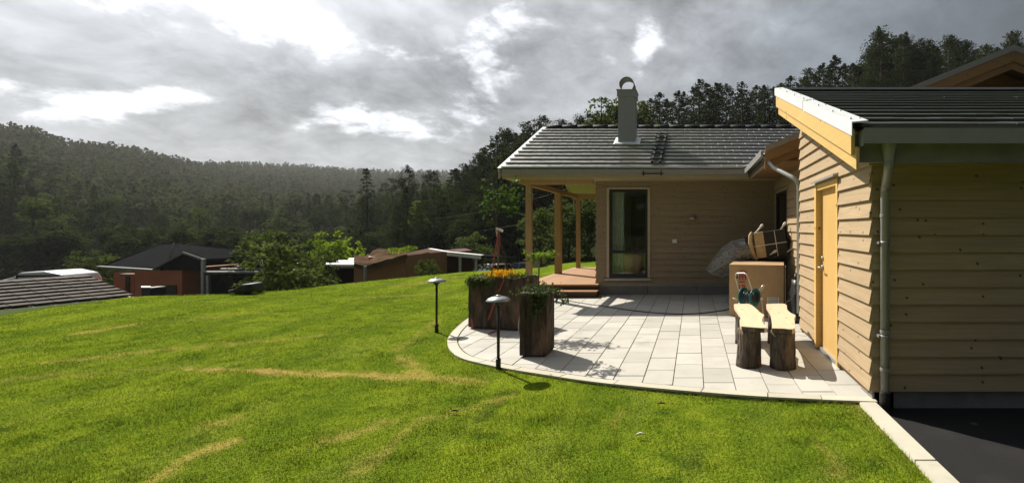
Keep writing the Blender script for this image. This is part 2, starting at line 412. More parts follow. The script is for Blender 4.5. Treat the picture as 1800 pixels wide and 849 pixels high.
def m_grass(name, blade):
    m = bpy.data.materials.new(name); m.use_nodes = True; t = NT(m.node_tree); t.n.clear()
    p = pos(t); dry = t.node('ShaderNodeAttribute', attribute_name='dry').outputs['Fac']; tone = t.node('ShaderNodeAttribute', attribute_name='tone').outputs['Fac']
    n1 = t.noise(p, .8, 5, .6); n2 = t.noise(p, 4.5, 4, .6); n3 = t.noise(p, 38, 3, .6)
    c = t.mix(t.mr(n1, .35, .68), (.100, .158, .011), (.195, .260, .018))
    c = t.mix(t.mr(n2, .45, .72, 0, .6), c, (.235, .280, .026))
    c = t.mix(t.mr(n2, .30, .45, .5, 0), c, (.050, .096, .010))
    if not blade: c = t.mix(.15, c, (.016, .022, .006))  # ground colour darkened to stand in for shade between the blades
    n4 = t.noise(t.scalevec(p, (1.0, .25, 1)), 2.4, 3, .5); c = t.mix(t.mr(n4, .5, .62, 0, .35, True), c, (.15, .19, .03))
    n5 = t.noise(t.vmath('ADD', p, (3, 1, 7)), 2.1, 5, .7); c = t.mix(t.mr(n5, .55, .68, 0, .6, True), c, (.030, .062, .010))
    xs = t.node('ShaderNodeSeparateXYZ'); t.link(p, xs.inputs[0])
    sw_ = t.math('SINE', t.math('ADD', t.math('MULTIPLY', t.math('ADD', xs.outputs[0], t.math('MULTIPLY', xs.outputs[1], .18)), 5.2), t.math('MULTIPLY', n1, 4.0)))
    c = t.mix(t.mr(sw_, .1, .8, 0, .42, True), c, (.072, .122, .011))
    c = t.mix(t.math('MULTIPLY', tone, .62), c, (.25, .29, .034) if blade else (.05, .078, .012))
    d2 = t.math('MULTIPLY', dry, t.mr(t.math('ADD', t.math('MULTIPLY', n2, .6), t.math('MULTIPLY', n3, .4)), .32, .56, .25, 1.0), clamp=True)
    c = t.mix(d2, c, (.38, .27, .085))
    d = t.node('ShaderNodeBsdfDiffuse'); t.link(c, d.inputs[0])
    tr = t.node('ShaderNodeBsdfTranslucent'); t.link(c, tr.inputs[0])
    mx = t.node('ShaderNodeMixShader'); mx.inputs[0].default_value = .42 if blade else .0; t.link(d.outputs[0], mx.inputs[1]); t.link(tr.outputs[0], mx.inputs[2])
    if not blade:
        bp = t.node('ShaderNodeBump'); bp.inputs['Strength'].default_value = .8; bp.inputs['Distance'].default_value = .03
        t.put(bp.inputs['Height'], t.math('ADD', n3, t.math('MULTIPLY', n2, .6))); t.link(bp.outputs[0], d.inputs['Normal'])
    o = t.node('ShaderNodeOutputMaterial'); t.link(mx.outputs[0], o.inputs[0]); return m
M['lawn'] = m_grass('lawn_turf', False); M['blade'] = m_grass('grass_blade', True)
# ------------------------------------------------------------------ ground: heights measured from the photograph
def s01(x): x = np.clip(x, 0, 1); return x*x*(3-2*x)
def azpx(px): return np.arctan2((np.asarray(px, float)-CX)/F, 1.0)
_cp = [(-900, 640), (-300, 590), (0, 553), (100, 537), (240, 521), (430, 514), (520, 506), (600, 497), (730, 485), (840, 476), (940, 469), (1050, 463), (1200, 463), (2400, 463)]
_ca = np.concatenate([[-math.pi], azpx([p[0] for p in _cp]), [math.pi]])
_cr = [1230/(p[1]-402)*math.hypot((p[0]-CX)/F, 1) for p in _cp]; _cr = np.array([12]+_cr+[30])
_da = azpx([-900, 880, 915, 965, 1010, 2400]); _dv = np.array([4, 4, 3.3, .5, .2, 0])
_rp = [(-900, 185, 420), (0, 207, 420), (60, 215, 420), (120, 240, 440), (200, 246, 470), (280, 262, 500), (340, 278, 560), (480, 282, 800), (640, 293, 800), (800, 298, 800), (1000, 300, 800), (2400, 290, 800)]
_ra = azpx([p[0] for p in _rp])
def crest(a): return np.interp(a, _ca, _cr)
def H(X, Y):
    X = np.asarray(X, float); Y = np.asarray(Y, float); a = np.arctan2(X, Y); r = np.hypot(X, Y)
    front = s01((1.35-np.abs(a))/.35)
    d = np.maximum(r-crest(a), 0)
    z = -.022-np.interp(a, _da, _dv)*(1-np.exp(-d/7))
    r1 = np.interp(a, _ra, [p[2] for p in _rp]); py = np.interp(a, _ra, [p[1] for p in _rp])
    ztop = (402-py)/F*r1*np.cos(np.clip(a, -1.3, 1.3))+1.5-9
    t = np.clip((r-125)/(r1-125), 0, 1)
    z = z+np.maximum(ztop, 20)*t**1.25*(.4+.6*front)
    wr = np.interp(a, azpx([700, 860, 1100, 1500, 2400]), [0, .02, .10, .22, .3])*front
    z = z+wr*np.clip(r-24, 0, 90)
    und = .010*np.sin(X*.9+1.3)*np.cos(Y*.7)+.02*s01((-X-4.5)/3)*np.sin(X*.55+Y*.8)
    z = z+und*s01((r-1)/3)*s01(1-d/8)
    z = z-.19*s01((X-1.50)/.06)*s01((4.4-Y)/.2)*(r < 14)
    return z

DRY = []
def streak(pts, wd, amp):
    q = [G(*p) for p in pts]
    for a, b in zip(q, q[1:]): DRY.append((a.x, a.y, b.x, b.y, wd, amp))
streak([(330, 645), (470, 649)], .07, .9); streak([(465, 650), (600, 656), (740, 661)], .10, 1.0); streak([(735, 660), (850, 668)], .10, .7)
streak([(700, 625), (745, 655)], .10, .55); streak([(725, 652), (738, 656)], .14, .7)
streak([(90, 632), (350, 608), (560, 588)], .10, .55); streak([(0, 662), (330, 642)], .10, .3); streak([(140, 585), (230, 570)], .16, .6)
streak([(265, 846), (330, 805), (400, 772)], .07, .8); streak([(560, 776), (640, 752), (690, 738)], .08, .55); streak([(650, 800), (745, 735), (905, 690)], .07, .35)
streak([(620, 830), (700, 770), (760, 725)], .05, .35); streak([(350, 560), (470, 547)], .16, .3); streak([(640, 520), (760, 515)], .25, .3); streak([(800, 487), (700, 500)], .35, .35)
streak([(360, 745), (400, 735)], .10, .4); streak([(770, 560), (700, 612)], .10, .3); streak([(1100, 720), (1075, 740)], .05, .3); streak([(1440, 775), (1475, 830)], .06, .3); streak([(1490, 700), (1560, 745)], .09, .35)
def dryness(X, Y):
    wx = X+.02*np.sin(Y*7.1+X*2.3)+.03*np.sin(X*23.0+Y*9); wy = Y+.018*np.sin(X*5.3-Y*1.7)+.03*np.sin(Y*29.0+X*13)
    out = np.zeros_like(X)
    for ax, ay, bx, by, wd, amp in DRY:
        ex, ey = bx-ax, by-ay; L2 = ex*ex+ey*ey
        t = np.clip(((wx-ax)*ex+(wy-ay)*ey)/L2, 0, 1); d = np.hypot(wx-ax-t*ex, wy-ay-t*ey)*1.35
        out = np.maximum(out, amp*np.exp(-(d/wd)**2*.9))
    return out
def polar_sheet(name, a_list, r_of, nr, mat, kind, attrs=False, dz=0.0):
    A = np.asarray(a_list); n = len(A)
    U = np.linspace(0, 1, nr)
    r0, r1 = r_of(A); RR = r0[None]*(r1/r0)[None]**U[:, None]; AA = np.broadcast_to(A[None], RR.shape)
    X = (RR*np.sin(AA)).ravel(); Y = (RR*np.cos(AA)).ravel(); Z = H(X, Y)+dz
    i = np.arange(nr-1)[:, None]*n+np.arange(n)[None]; j = np.arange(nr-1)[:, None]*n+((np.arange(n)+1) % n)[None]
    Fc = np.stack([i, j, j+n, i+n], -1).reshape(-1, 4)[:, ::-1]
    at = {'dry': dryness(X, Y), 'tone': np.zeros_like(X)} if attrs else None
    o = link_mesh(name, np_mesh(name, np.stack([X, Y, Z], 1), Fc, at, True), mat); o['kind'] = kind; return o
ang = np.concatenate([np.linspace(-1.05, .62, 620), np.linspace(.63, 2*math.pi-1.06, 150)])
ang = (ang+math.pi) % (2*math.pi)-math.pi
lawn = polar_sheet('lawn', ang, lambda a: (np.full_like(a, .25), crest(a)+2.6), 230, M['lawn'], 'structure', True)
ang2 = np.concatenate([np.linspace(-1.25, .8, 420), np.linspace(.81, 2*math.pi-1.26, 130)]); ang2 = (ang2+math.pi) % (2*math.pi)-math.pi
terrain = polar_sheet('hillside', ang2, lambda a: (crest(a)+2.45, np.full_like(a, 1000.)), 150, M['ground'], 'structure', False, -.012)

# asphalt drive and its concrete kerb
ab = MB(); nX, nY = 12, 12
ab.add([(1.575+i*1.2, -8+j*12.1/nY, -.075) for j in range(nY+1) for i in range(nX+1)],
       [(j*(nX+1)+i, j*(nX+1)+i+1, (j+1)*(nX+1)+i+1, (j+1)*(nX+1)+i) for j in range(nY) for i in range(nX)])
tag(ab.build('driveway', M['asphalt']), kind='structure')
kb = MB().box((1.44, -6, -.24), (1.566, 4.03, -.03)).build('kerb', M['kerb']); kb['kind'] = 'structure'
y = 4.04; ks = [1.02, 1.0, 1.0, 1.0, 1.0, 1.0, 1.0, 1.0, 1.0]
for L in ks:
    j = random.uniform(-.004, .004)
    MB().hexa([(1.43+j, y-L+.006, -.03), (1.574+j, y-L+.006, -.03), (1.574+j, y-.006, -.03), (1.43+j, y-.006, -.03),
               (1.434+j, y-L+.010, .004), (1.570+j, y-L+.010, .004), (1.570+j, y-.010, .004), (1.434+j, y-.010, .004)]).build('kerb_stone', M['kerb'], kb)
    y -= L

# ------------------------------------------------------------------ patio
kp = [(1.60, 4.045), (.95, 4.115), (.31, 4.22), (-.78, 4.50), (-1.54, 4.79), (-2.27, 5.13), (-2.83, 5.53), (-3.36, 6.37), (-3.74, 7.6), (-3.95, 8.9), (-3.99, 9.7), (-4.0, 10.34)]
def catmull(p, n=10):
    out = []
    for i in range(len(p)-1):
        p0, p1, p2, p3 = p[max(i-1, 0)], p[i], p[i+1], p[min(i+2, len(p)-1)]
        for k in range(n):
            t = k/n; out.append(tuple(.5*((2*p1[d])+(-p0[d]+p2[d])*t+(2*p0[d]-5*p1[d]+4*p2[d]-p3[d])*t*t+(-p0[d]+3*p1[d]-3*p2[d]+p3[d])*t**3) for d in (0, 1)))
    out.append(p[-1]); return out
outer = catmull(kp, 8)
def offset(line, d):
    out = []
    for i, p in enumerate(line):
        q0, q1 = line[max(i-1, 0)], line[min(i+1, len(line)-1)]
        tx, ty = q1[0]-q0[0], q1[1]-q0[1]; L = math.hypot(tx, ty); out.append((p[0]+ty/L*d, p[1]-tx/L*d))
    return out
inner = offset(outer, .115); inner_j = offset(outer, .132)
def hull(pts):
    pts = sorted(set(pts)); 
    def half(ps):
        h = []
        for p in ps:
            while len(h) > 1 and (h[-1][0]-h[-2][0])*(p[1]-h[-2][1])-(h[-1][1]-h[-2][1])*(p[0]-h[-2][0]) <= 0: h.pop()
            h.append(p)
        return h
    a, b = half(pts), half(pts[::-1]); return a[:-1]+b[:-1]
reg = hull(inner_j+[(1.835, 4.10), (1.835, 10.62), (-3.86, 10.62)])
planes = []
for i in range(len(reg)):
    p, q = reg[i], reg[(i+1) % len(reg)]; a, b = q[1]-p[1], -(q[0]-p[0]); planes.append((a, b, a*p[0]+b*p[1]))
sandp = hull(outer+[(1.60, 4.06), (1.60, 10.62), (-4.0, 10.62)])
patio = MB().prism(sandp, -.10, -.011).build('patio', M['sand']); patio['kind'] = 'structure'
pb_ = MB().box((1.601, 6.86, -.10), (1.85, 10.62, -.0115)).build('sand_bed', M['sand'], patio)
SW, SL = .3, .4655; nslab = 0; slab_me = None; G2 = .0042
for k in range(-14, 6):
    x0, x1 = .094+SW*k, .094+SW*(k+1)
    offy = (0.0 if k % 2 == 0 else .21)+(.06 if k % 3 == 0 else 0)
    yy = 4.03+offy-.4655
    while yy < 10.62:
        if not (x0 > 1.5 and yy < 6.85):
            rect = [(x0+G2, yy+G2), (x1-G2, yy+G2), (x1-G2, yy+SL-G2), (x0+G2, yy+SL-G2)]
            poly = clip_poly(rect, planes)
            if len(poly) >= 3 and area2(poly) > .002:
                dz = random.uniform(-.0025, .002)
                full = area2(poly) > area2(rect)-1e-5
                if full and slab_me is not None:
                    o = link_mesh('paving_slab', slab_me, None, patio); o.location = (x0, yy, dz)
                else:
                    mb = MB(); n = len(poly); cx_, cy_ = sum(p[0] for p in poly)/n, sum(p[1] for p in poly)/n
                    ins = [(p[0]+(cx_-p[0])*.012, p[1]+(cy_-p[1])*.012) for p in poly]
                    vs = [(p[0], p[1], -.035) for p in poly]+[(p[0], p[1], -.003) for p in poly]+[(p[0], p[1], 0) for p in ins]
                    fs = [(i, (i+1) % n, n+(i+1) % n, n+i) for i in range(n)]+[(n+i, n+(i+1) % n, 2*n+(i+1) % n, 2*n+i) for i in range(n)]+[tuple(range(2*n, 3*n))]
                    if full:
                        vs = [(v[0]-x0, v[1]-yy, v[2]) for v in vs]
                        slab_me = MB().add(vs, fs).mesh('paving_slab'); o = link_mesh('paving_slab', slab_me, M['slab'], patio); o.location = (x0, yy, dz)
                    else:
                        o = mb.add(vs, fs).build('paving_slab', M['slab'], patio); o.location = (0, 0, dz)
                nslab += 1
        yy += SL
# edging stones round the curved side
step = 6
for i in range(0, len(outer)-1, step):
    a = outer[i:i+step+1]; b = inner[i:i+step+1]
    if len(a) < 2: continue
    def trim(l):
        l = [Vector((p[0], p[1], 0)) for p in l]; l[0] = l[0]+(l[1]-l[0]).normalized()*.005; l[-1] = l[-1]+(l[-2]-l[-1]).normalized()*.005; return [(v.x, v.y) for v in l]
    a, b = trim(a), trim(b); n = len(a); dz = random.uniform(-.003, .003)
    vs = [(p[0], p[1], -.14) for p in a]+[(p[0], p[1], -.14) for p in b]+[(p[0], p[1], .006+dz) for p in a]+[(p[0], p[1], .003+dz) for p in b]
    fs = []
    for k in range(n-1):
        fs += [(2*n+k, 2*n+k+1, 3*n+k+1, 3*n+k), (k, k+1, 2*n+k+1, 2*n+k), (n+k, 3*n+k, 3*n+k+1, n+k+1)]
    fs += [(0, 2*n, 3*n, n), (n-1, 2*n-1, 4*n-1, 3*n-1)]
    MB().add(vs, fs).build('edging_stone', M['kerb'], patio)

# ------------------------------------------------------------------ grass blades
def inside_patio(X, Y):
    o = np.ones(len(X), bool); hp = hull(outer+[(1.835, 4.05), (1.835, 10.62), (-4.0, 10.62)])
    for i in range(len(hp)):
        p, q = hp[i], hp[(i+1) % len(hp)]; a, b = q[1]-p[1], -(q[0]-p[0]); o &= (a*X+b*Y <= a*p[0]+b*p[1]+.004*math.hypot(a, b))
    return o
N = 430000
Yb = 2.45*(15.5/2.45)**RNG.random(N); Xb = RNG.uniform(-1.68, .66, N)*Yb
ok = ~inside_patio(Xb, Yb) & ~((Xb > 1.43)) & ~((Yb > 10.2) & (Xb > -4.0)) & (np.hypot(Xb, Yb) < crest(np.arctan2(Xb, Yb))+.6)
Xb, Yb = Xb[ok], Yb[ok]; N = len(Xb)
cl = .5+.5*np.sin(Xb*9+2*np.sin(Yb*5))*np.sin(Yb*11+1.5*np.sin(Xb*7)); cl2 = .5+.5*np.sin(Xb*2.3+np.sin(Yb*1.9)*2)*np.sin(Yb*2.9)
dr = dryness(Xb, Yb)
hb = RNG.uniform(.010, .025, N)*(.75+.6*cl*cl2)*(1-.35*dr); wb = np.maximum(.0030, .00118*Yb)*RNG.uniform(.7, 1.3, N)
ed_ = np.array(outer); dmin = np.full(N, 9.)
for q in ed_: dmin = np.minimum(dmin, np.hypot(Xb-q[0], Yb-q[1]))
dmin = np.minimum(dmin, np.where(Yb < 4.05, np.abs(Xb-1.43), 9.)); hb *= 1+.9*(dmin < .10)*RNG.random(N)
tuft = np.zeros(N)
for q in range(170):
    ty = 2.5*(11/2.5)**RNG.random(); tx = RNG.uniform(-1.5, .4)*ty; tr = RNG.uniform(.03, .10)*(1+.08*ty)
    tuft = np.maximum(tuft, np.exp(-((Xb-tx)**2+(Yb-ty)**2)/tr**2))
hb *= 1+.40*tuft; wb *= 1+.3*tuft
th = RNG.uniform(0, 2*math.pi, N); ln = RNG.uniform(.1, .9, N)*hb; la = RNG.uniform(0, 2*math.pi, N)
Zb = H(Xb, Yb)-.004
bx, by = np.cos(th)*wb/2, np.sin(th)*wb/2; lx, ly = np.cos(la)*ln, np.sin(la)*ln
V = np.empty((N, 5, 3)); c0 = np.stack([Xb, Yb, Zb], 1)
V[:, 0] = c0+np.stack([-bx, -by, 0*bx], 1); V[:, 1] = c0+np.stack([bx, by, 0*bx], 1)
V[:, 2] = c0+np.stack([bx*.8+lx*.4, by*.8+ly*.4, hb*.6], 1); V[:, 3] = c0+np.stack([-bx*.8+lx*.4, -by*.8+ly*.4, hb*.6], 1)
V[:, 4] = c0+np.stack([lx, ly, hb], 1)
bi = np.arange(N)[:, None]*5
Fg = np.concatenate([bi+np.array([0, 1, 2]), bi+np.array([0, 2, 3]), bi+np.array([3, 2, 4])])
tn = np.clip(RNG.normal(.35, .28, N)-.35*tuft, 0, 1)
g = link_mesh('grass', np_mesh('grass', V.reshape(-1, 3), Fg, {'dry': np.repeat(dr*RNG.uniform(.6, 1.3, N), 5), 'tone': np.repeat(tn, 5)}), M['blade'])
tag(g, 'short mown grass of the lawn round the patio', None, None, 'stuff')
# ------------------------------------------------------------------ building helpers
def lap_board(p_bot0, p_bot1, p_top0, p_top1, nrm, parent, mat, name='board'):
    """one lap siding board: bottom edge stands proud, top tucks under the next"""
    n = Vector(nrm); a, b, c, d = (Vector(x) for x in (p_bot0, p_bot1, p_top0, p_top1)); t = .034
    jit = random.uniform(-.0015, .0015); z = Vector((0, 0, jit))
    a, b = a+z, b+z
    vs = [a-n*.004, b-n*.004, b+n*t, a+n*t, c-n*.004, d-n*.004, d+n*.004, c+n*.004]
    return MB().hexa(vs).build(name, mat, parent)
def roof_frame(origin, xdir, sdir):
    """matrix: local x along the eave, local y up the slope, local z out of the roof"""
    x = Vector(xdir).normalized(); y_ = Vector(sdir).normalized(); z = x.cross(y_)
    m = Matrix((x, y_, z)).transposed().to_4x4(); m.translation = Vector(origin); return m
def tile_poly(poly, t=.032, lip=None):
    n = len(poly); cx_, cy_ = sum(p[0] for p in poly)/n, sum(p[1] for p in poly)/n
    ins = [(p[0]+(cx_-p[0])*.03, p[1]+(cy_-p[1])*.03) for p in poly] if lip is None else [(p[0]+(cx_-p[0])*.004, p[1]+(lip if p[1] < .01 else 0)) for p in poly]
    vs = [(p[0], p[1], 0) for p in poly]+[(p[0], p[1], t-.005) for p in poly]+[(p[0], p[1], t) for p in ins]
    fs = [tuple(range(n))[::-1]]+[(i, (i+1) % n, n+(i+1) % n, n+i) for i in range(n)]+[(n+i, n+(i+1) % n, 2*n+(i+1) % n, 2*n+i) for i in range(n)]+[tuple(range(2*n, 3*n))]
    return MB().add(vs, fs)
def tiled_roof(parent, frame, width, courses, gauge, tw, planes=None, t=.034, lift=.055, keep=None, limit=None, stagger=.5, mat_t=None, lip=None, gap=.002):
    """rows of flat tiles; each row lies on the row below, so its lower edge is lifted"""
    me = None; L = gauge*1.18; tilt = math.atan2(lift, L); rest = MB()
    for r in range(courses):
        y0 = r*gauge; off = (stagger*tw if r % 2 else 0); x = -off
        while x < width-.01:
            xa, xb = max(x, 0)+gap, min(x+tw, width)-gap; x += tw
            if xb-xa < .03: continue
            rect = [(xa, y0), (xb, y0), (xb, y0+L), (xa, y0+L)]
            poly = clip_poly(rect, planes) if planes else rect
            if len(poly) < 3 or area2(poly) < .004: continue
            full = len(poly) == 4 and abs(area2(poly)-(tw-2*gap)*L) < 1e-4
            mat = frame @ Matrix.Translation((xa, y0, lift)) @ Matrix.Rotation(-tilt, 4, 'X') @ Matrix.Translation((0, 0, random.uniform(-.0012, .0012)))
            if limit is not None and xa > limit:
                b = tile_poly([(p[0]-xa, p[1]-y0) for p in poly], t, lip); rest.add([mat @ Vector(v) for v in b.v], b.f); continue
            if full and me is not None: o = link_mesh('roof_tile', me, None, parent)
            else:
                b = tile_poly([(p[0]-xa, p[1]-y0) for p in poly], t, lip)
                m_ = b.mesh('roof_tile'); o = link_mesh('roof_tile', m_, mat_t or M['tile'], parent)
                if full: me = m_
            o.matrix_basis = mat
    if rest.v:
        o = rest.build('roof_tiles', mat_t or M['tile'], parent); o['kind'] = 'stuff'

# ------------------------------------------------------------------ garage in front, right
GX, GY0, GY1 = 1.56, 4.09, 6.80
garage = thing('garage', (GX+3, GY0+1.5, 0), 'board clad garage with yellow side door and dark tiled roof, nearest at the right', 'garage')
EX0, EY, RY = 1.215, 3.62, 6.92                     # rake plane, eave line, ridge line
ez, rz = 2.285, 3.52; gs = (rz-ez)/(RY-EY)          # roof top surface at eave and ridge
def gz(Y): return ez+gs*(Y-EY)
fw = MB().box((GX+.006, GY0+.006, .078), (9.2, GY0+.10, gz(GY0)-.26)).build('front_wall', M['brown_wood'], garage)
pl = MB().box((GX+.012, GY0+.024, -.25), (9.2, GY0+.3, .072)).box((GX+.03, GY0+.024, -.25), (GX+.2, GY1, .06)).build('plinth', M['plinth'], garage)
bh = .1512; z = .085
while z < gz(GY0)-.16:
    lap_board((GX-.012, GY0, z), (9.2, GY0, z), (GX-.012, GY0, z+bh+.012), (9.2, GY0, z+bh+.012), (0, -1, 0), fw, M['board']); z += bh
sw = MB()
dy0, dy1, dzt = 4.985, 5.885, 2.045
def swz(Y): return gz(Y)-.14
for (a, b, z0) in ((GY0+.11, dy0, .03), (dy1, GY1, .03), (dy0, dy1, dzt)):
    sw.hexa([(GX+.006, a, z0), (GX+.1, a, z0), (GX+.1, b, z0), (GX+.006, b, z0), (GX+.006, a, swz(a)), (GX+.1, a, swz(a)), (GX+.1, b, swz(b)), (GX+.006, b, swz(b))])
sw = sw.build('side_wall', M['brown_wood'], garage)
def inv(z): return EY+(z+.16-ez)/gs                 # Y where the roof underside reaches height z
z = .085
while z < swz(GY1)-.05:
    zt = z+bh+.012
    segs = [(GY0-.02, dy0-.012), (dy1+.012, GY1)] if z < dzt-.03 else [(GY0-.02, GY1)]
    for a, b in segs:
        a0, a1 = max(a, inv(z)), max(a, inv(zt))
        if a0 > b-.03: continue
        a1 = min(a1, b-.01)
        lap_board((GX, a0, z), (GX, b, z), (GX, a1, zt), (GX, b, zt), (-1, 0, 0), sw, M['board'])
    z += bh
# rear walls and roof deck
MB().box((GX+.006, GY1-.05, .0), (9.2, GY1+.02, swz(GY1)-.02)).build('rear_wall', M['brown_wood'], garage)
rf = MB().hexa([(EX0+.03, EY+.06, gz(EY+.06)-.16), (9.4, EY+.06, gz(EY+.06)-.16), (9.4, RY, rz-.16), (EX0+.03, RY, rz-.16),
                (EX0+.03, EY+.06, gz(EY+.06)-.045), (9.4, EY+.06, gz(EY+.06)-.045), (9.4, RY, rz-.045), (EX0+.03, RY, rz-.045)]).build('roof', M['beige'], garage)
sl = math.hypot(RY-EY, rz-ez)
tiled_roof(rf, roof_frame((EX0+.075, EY-.01, ez-.035), (1, 0, 0), (0, RY-EY, rz-ez)), 8.1, 12, (sl-.06)/12, .30, t=.032, lift=.034, limit=4.6, mat_t=M['tile_matt'], lip=.015, gap=.0006)
MB().hexa([(EX0+.09, RY-.15, rz-.0), (9.4, RY-.15, rz-.0), (9.4, RY+.06, rz-.02), (EX0+.09, RY+.06, rz-.02),
           (EX0+.09, RY-.13, rz+.035), (9.4, RY-.13, rz+.035), (9.4, RY+.06, rz+.045), (EX0+.09, RY+.06, rz+.045)]).build('ridge_capping', M['grey_metal'], rf)
# barge boards (two, stepped) and the white flashing over them
for (x0, x1, top, dep, y0, y1, nm) in ((EX0, EX0+.028, -.012, .20, EY-.01, RY+.0, 'barge_board'), (EX0+.031, EX0+.056, -.15, .17, EY-.035, RY-.03, 'barge_board')):
    MB().hexa([(x0, y0, gz(y0)+top-dep), (x1, y0, gz(y0)+top-dep), (x1, y1, gz(y1)+top-dep), (x0, y1, gz(y1)+top-dep),
               (x0, y0, gz(y0)+top), (x1, y0, gz(y0)+top), (x1, y1, gz(y1)+top), (x0, y1, gz(y1)+top)]).build(nm, M['yellow_wood'], garage)
for (y0, y1, dz) in ((EY-.06, EY+1.55, 0), (EY+1.53, RY+.05, .006)):
    fl = MB()
    fl.hexa([(EX0-.012, y0, gz(y0)-.055+dz), (EX0-.004, y0, gz(y0)-.055+dz), (EX0-.004, y1, gz(y1)-.055+dz), (EX0-.012, y1, gz(y1)-.055+dz),
             (EX0-.012, y0, gz(y0)+.042+dz), (EX0-.004, y0, gz(y0)+.042+dz), (EX0-.004, y1, gz(y1)+.042+dz), (EX0-.012, y1, gz(y1)+.042+dz)])
    fl.hexa([(EX0-.012, y0, gz(y0)+.0425+dz), (EX0+.115, y0, gz(y0)+.055+dz), (EX0+.115, y1, gz(y1)+.055+dz), (EX0-.012, y1, gz(y1)+.0425+dz),
             (EX0-.012, y0, gz(y0)+.052+dz), (EX0+.115, y0, gz(y0)+.064+dz), (EX0+.115, y1, gz(y1)+.064+dz), (EX0-.012, y1, gz(y1)+.052+dz)])
    for q in np.arange(y0+.12, y1, .48):
        for xx in (EX0+.02, EX0+.09):
            fl.lathe([(.0, .072), (.008, .070), (.009, .058)], (xx, q, gz(q)+dz), 6)
    fl.build('verge_flashing', M['white_metal'], garage)
# eave: fascia, gutter, soffit
fas = MB().box((EX0+.06, EY+.045, 2.02), (9.4, EY+.075, gz(EY)-.05)).build('fascia', M['plinth'], garage)
MB().box((EX0+.06, EY+.076, 2.135), (9.4, GY0+.0, 2.155)).build('soffit', M['beige'], garage)
gut = MB(); n = 12; prof = []
def gutter(x0, x1, y, z, r=.062, axis='x'):
    mb = MB(); vs = []; m = 9
    for e in (x0, x1):
        for rad in (r, r-.004):
            for k in range(m):
                an = math.pi+math.pi*k/(m-1); u = math.cos(an)*rad; h = math.sin(an)*rad
                vs.append((e, y+u, z+h) if axis == 'x' else (y+u, e, z+h))
    fs = []
    for k in range(m-1):
        fs += [(k, k+1, 2*m+k+1, 2*m+k), (m+k, 3*m+k, 3*m+k+1, m+k+1), (k, m+k, m+k+1, k+1), (2*m+k, 2*m+k+1, 3*m+k+1, 3*m+k)]
    fs += [(0, 2*m, 3*m, m), (m-1, 2*m-1, 4*m-1, 3*m-1)]
    mb.add(vs, fs, True); return mb
gm = gutter(EX0+.07, 9.4, EY-.022, 2.25)
gm.box((EX0+.067, EY-.085, 2.13), (EX0+.072, EY+.04, 2.252)).box((EX0+.072, EY-.092, 2.145), (9.4, EY-.082, 2.262))
gm.build('gutter', M['grey_metal'], garage)
dp = MB(); dpx = XW(1555.5, 4.0); dpy = 4.0
dp.lathe([(.062, 2.18), (.058, 2.14), (.038, 2.06), (.036, 2.02)], (1.512, EY, 0), 14)
dp.tube([(1.512, EY, 2.03), (1.516, EY+.015, 1.985), (1.535, EY+.07, 1.945), (dpx-.03, dpy-.10, 1.885), (dpx-.006, dpy-.02, 1.85), (dpx, dpy, 1.80), (dpx, dpy, .02)], .036, 14)
for zz in (1.61, .62, .30): dp.lathe([(.040, zz-.016), (.042, zz), (.040, zz+.016)], (dpx, dpy, 0), 14)
dp = dp.build('downpipe', M['grey_metal'], garage)
for zz in (1.38, .58): MB().lathe([(.0385, zz-.012), (.0415, zz-.012), (.0415, zz+.012), (.0385, zz+.012)], (dpx, dpy, 0), 14).box((dpx-.055, dpy-.006, zz-.01), (dpx-.037, dpy+.09, zz+.01)).build('bracket', M['grey_metal'], dp)
cg = []
for i in range(12): cg += [(.047, .10-i*.017), (.040, .092-i*.017)]
MB().lathe([(.0, .101)]+cg+[(.05, -.2)], (dpx, dpy, 0), 14).build('drain_collar', M['black'], dp)
# door
door = MB().box((GX+.028, dy0+.085, .045), (GX+.07, dy1-.085, dzt-.075)).build('door', M['yellow_door'], garage)
fr = MB()
fr.box((GX-.045, dy1-.082, .03), (GX+.06, dy1, dzt-.0)).box((GX-.030, dy0, .03), (GX+.06, dy0+.062, dzt-.0)).box((GX-.030, dy0+.062, dzt-.073), (GX+.06, dy1-.082, dzt-.002))
fr.build('door_frame', M['yellow_wood'], door)
MB().hexa([(GX-.085, dy0-.03, dzt+.01), (GX+.0, dy0-.03, dzt+.045), (GX+.0, dy1+.03, dzt+.045), (GX-.085, dy1+.03, dzt+.01),
           (GX-.085, dy0-.03, dzt+.035), (GX+.0, dy0-.03, dzt+.06), (GX+.0, dy1+.03, dzt+.06), (GX-.085, dy1+.03, dzt+.035)]).build('door_flashing', M['zinc'], door)
MB().box((GX-.005, dy0+.062, -.03), (GX+.05, dy1-.082, .044)).build('threshold', M['zinc'], door)
hd = MB().lathe([(.0, -.012), (.024, -.012), (.026, 0), (.0, 0)], (GX+.02, dy1-.15, 1.03), 10, axis='x').tube([(GX+.025, dy1-.15, 1.03), (GX-.035, dy1-.15, 1.03), (GX-.04, dy1-.17, 1.03), (GX-.04, dy1-.27, 1.03)], .009, 8)
hd.lathe([(.0, -.016), (.020, -.016), (.022, 0), (.0, 0)], (GX+.024, dy1-.15, 1.14), 10, axis='x').build('handle', M['zinc'], door)

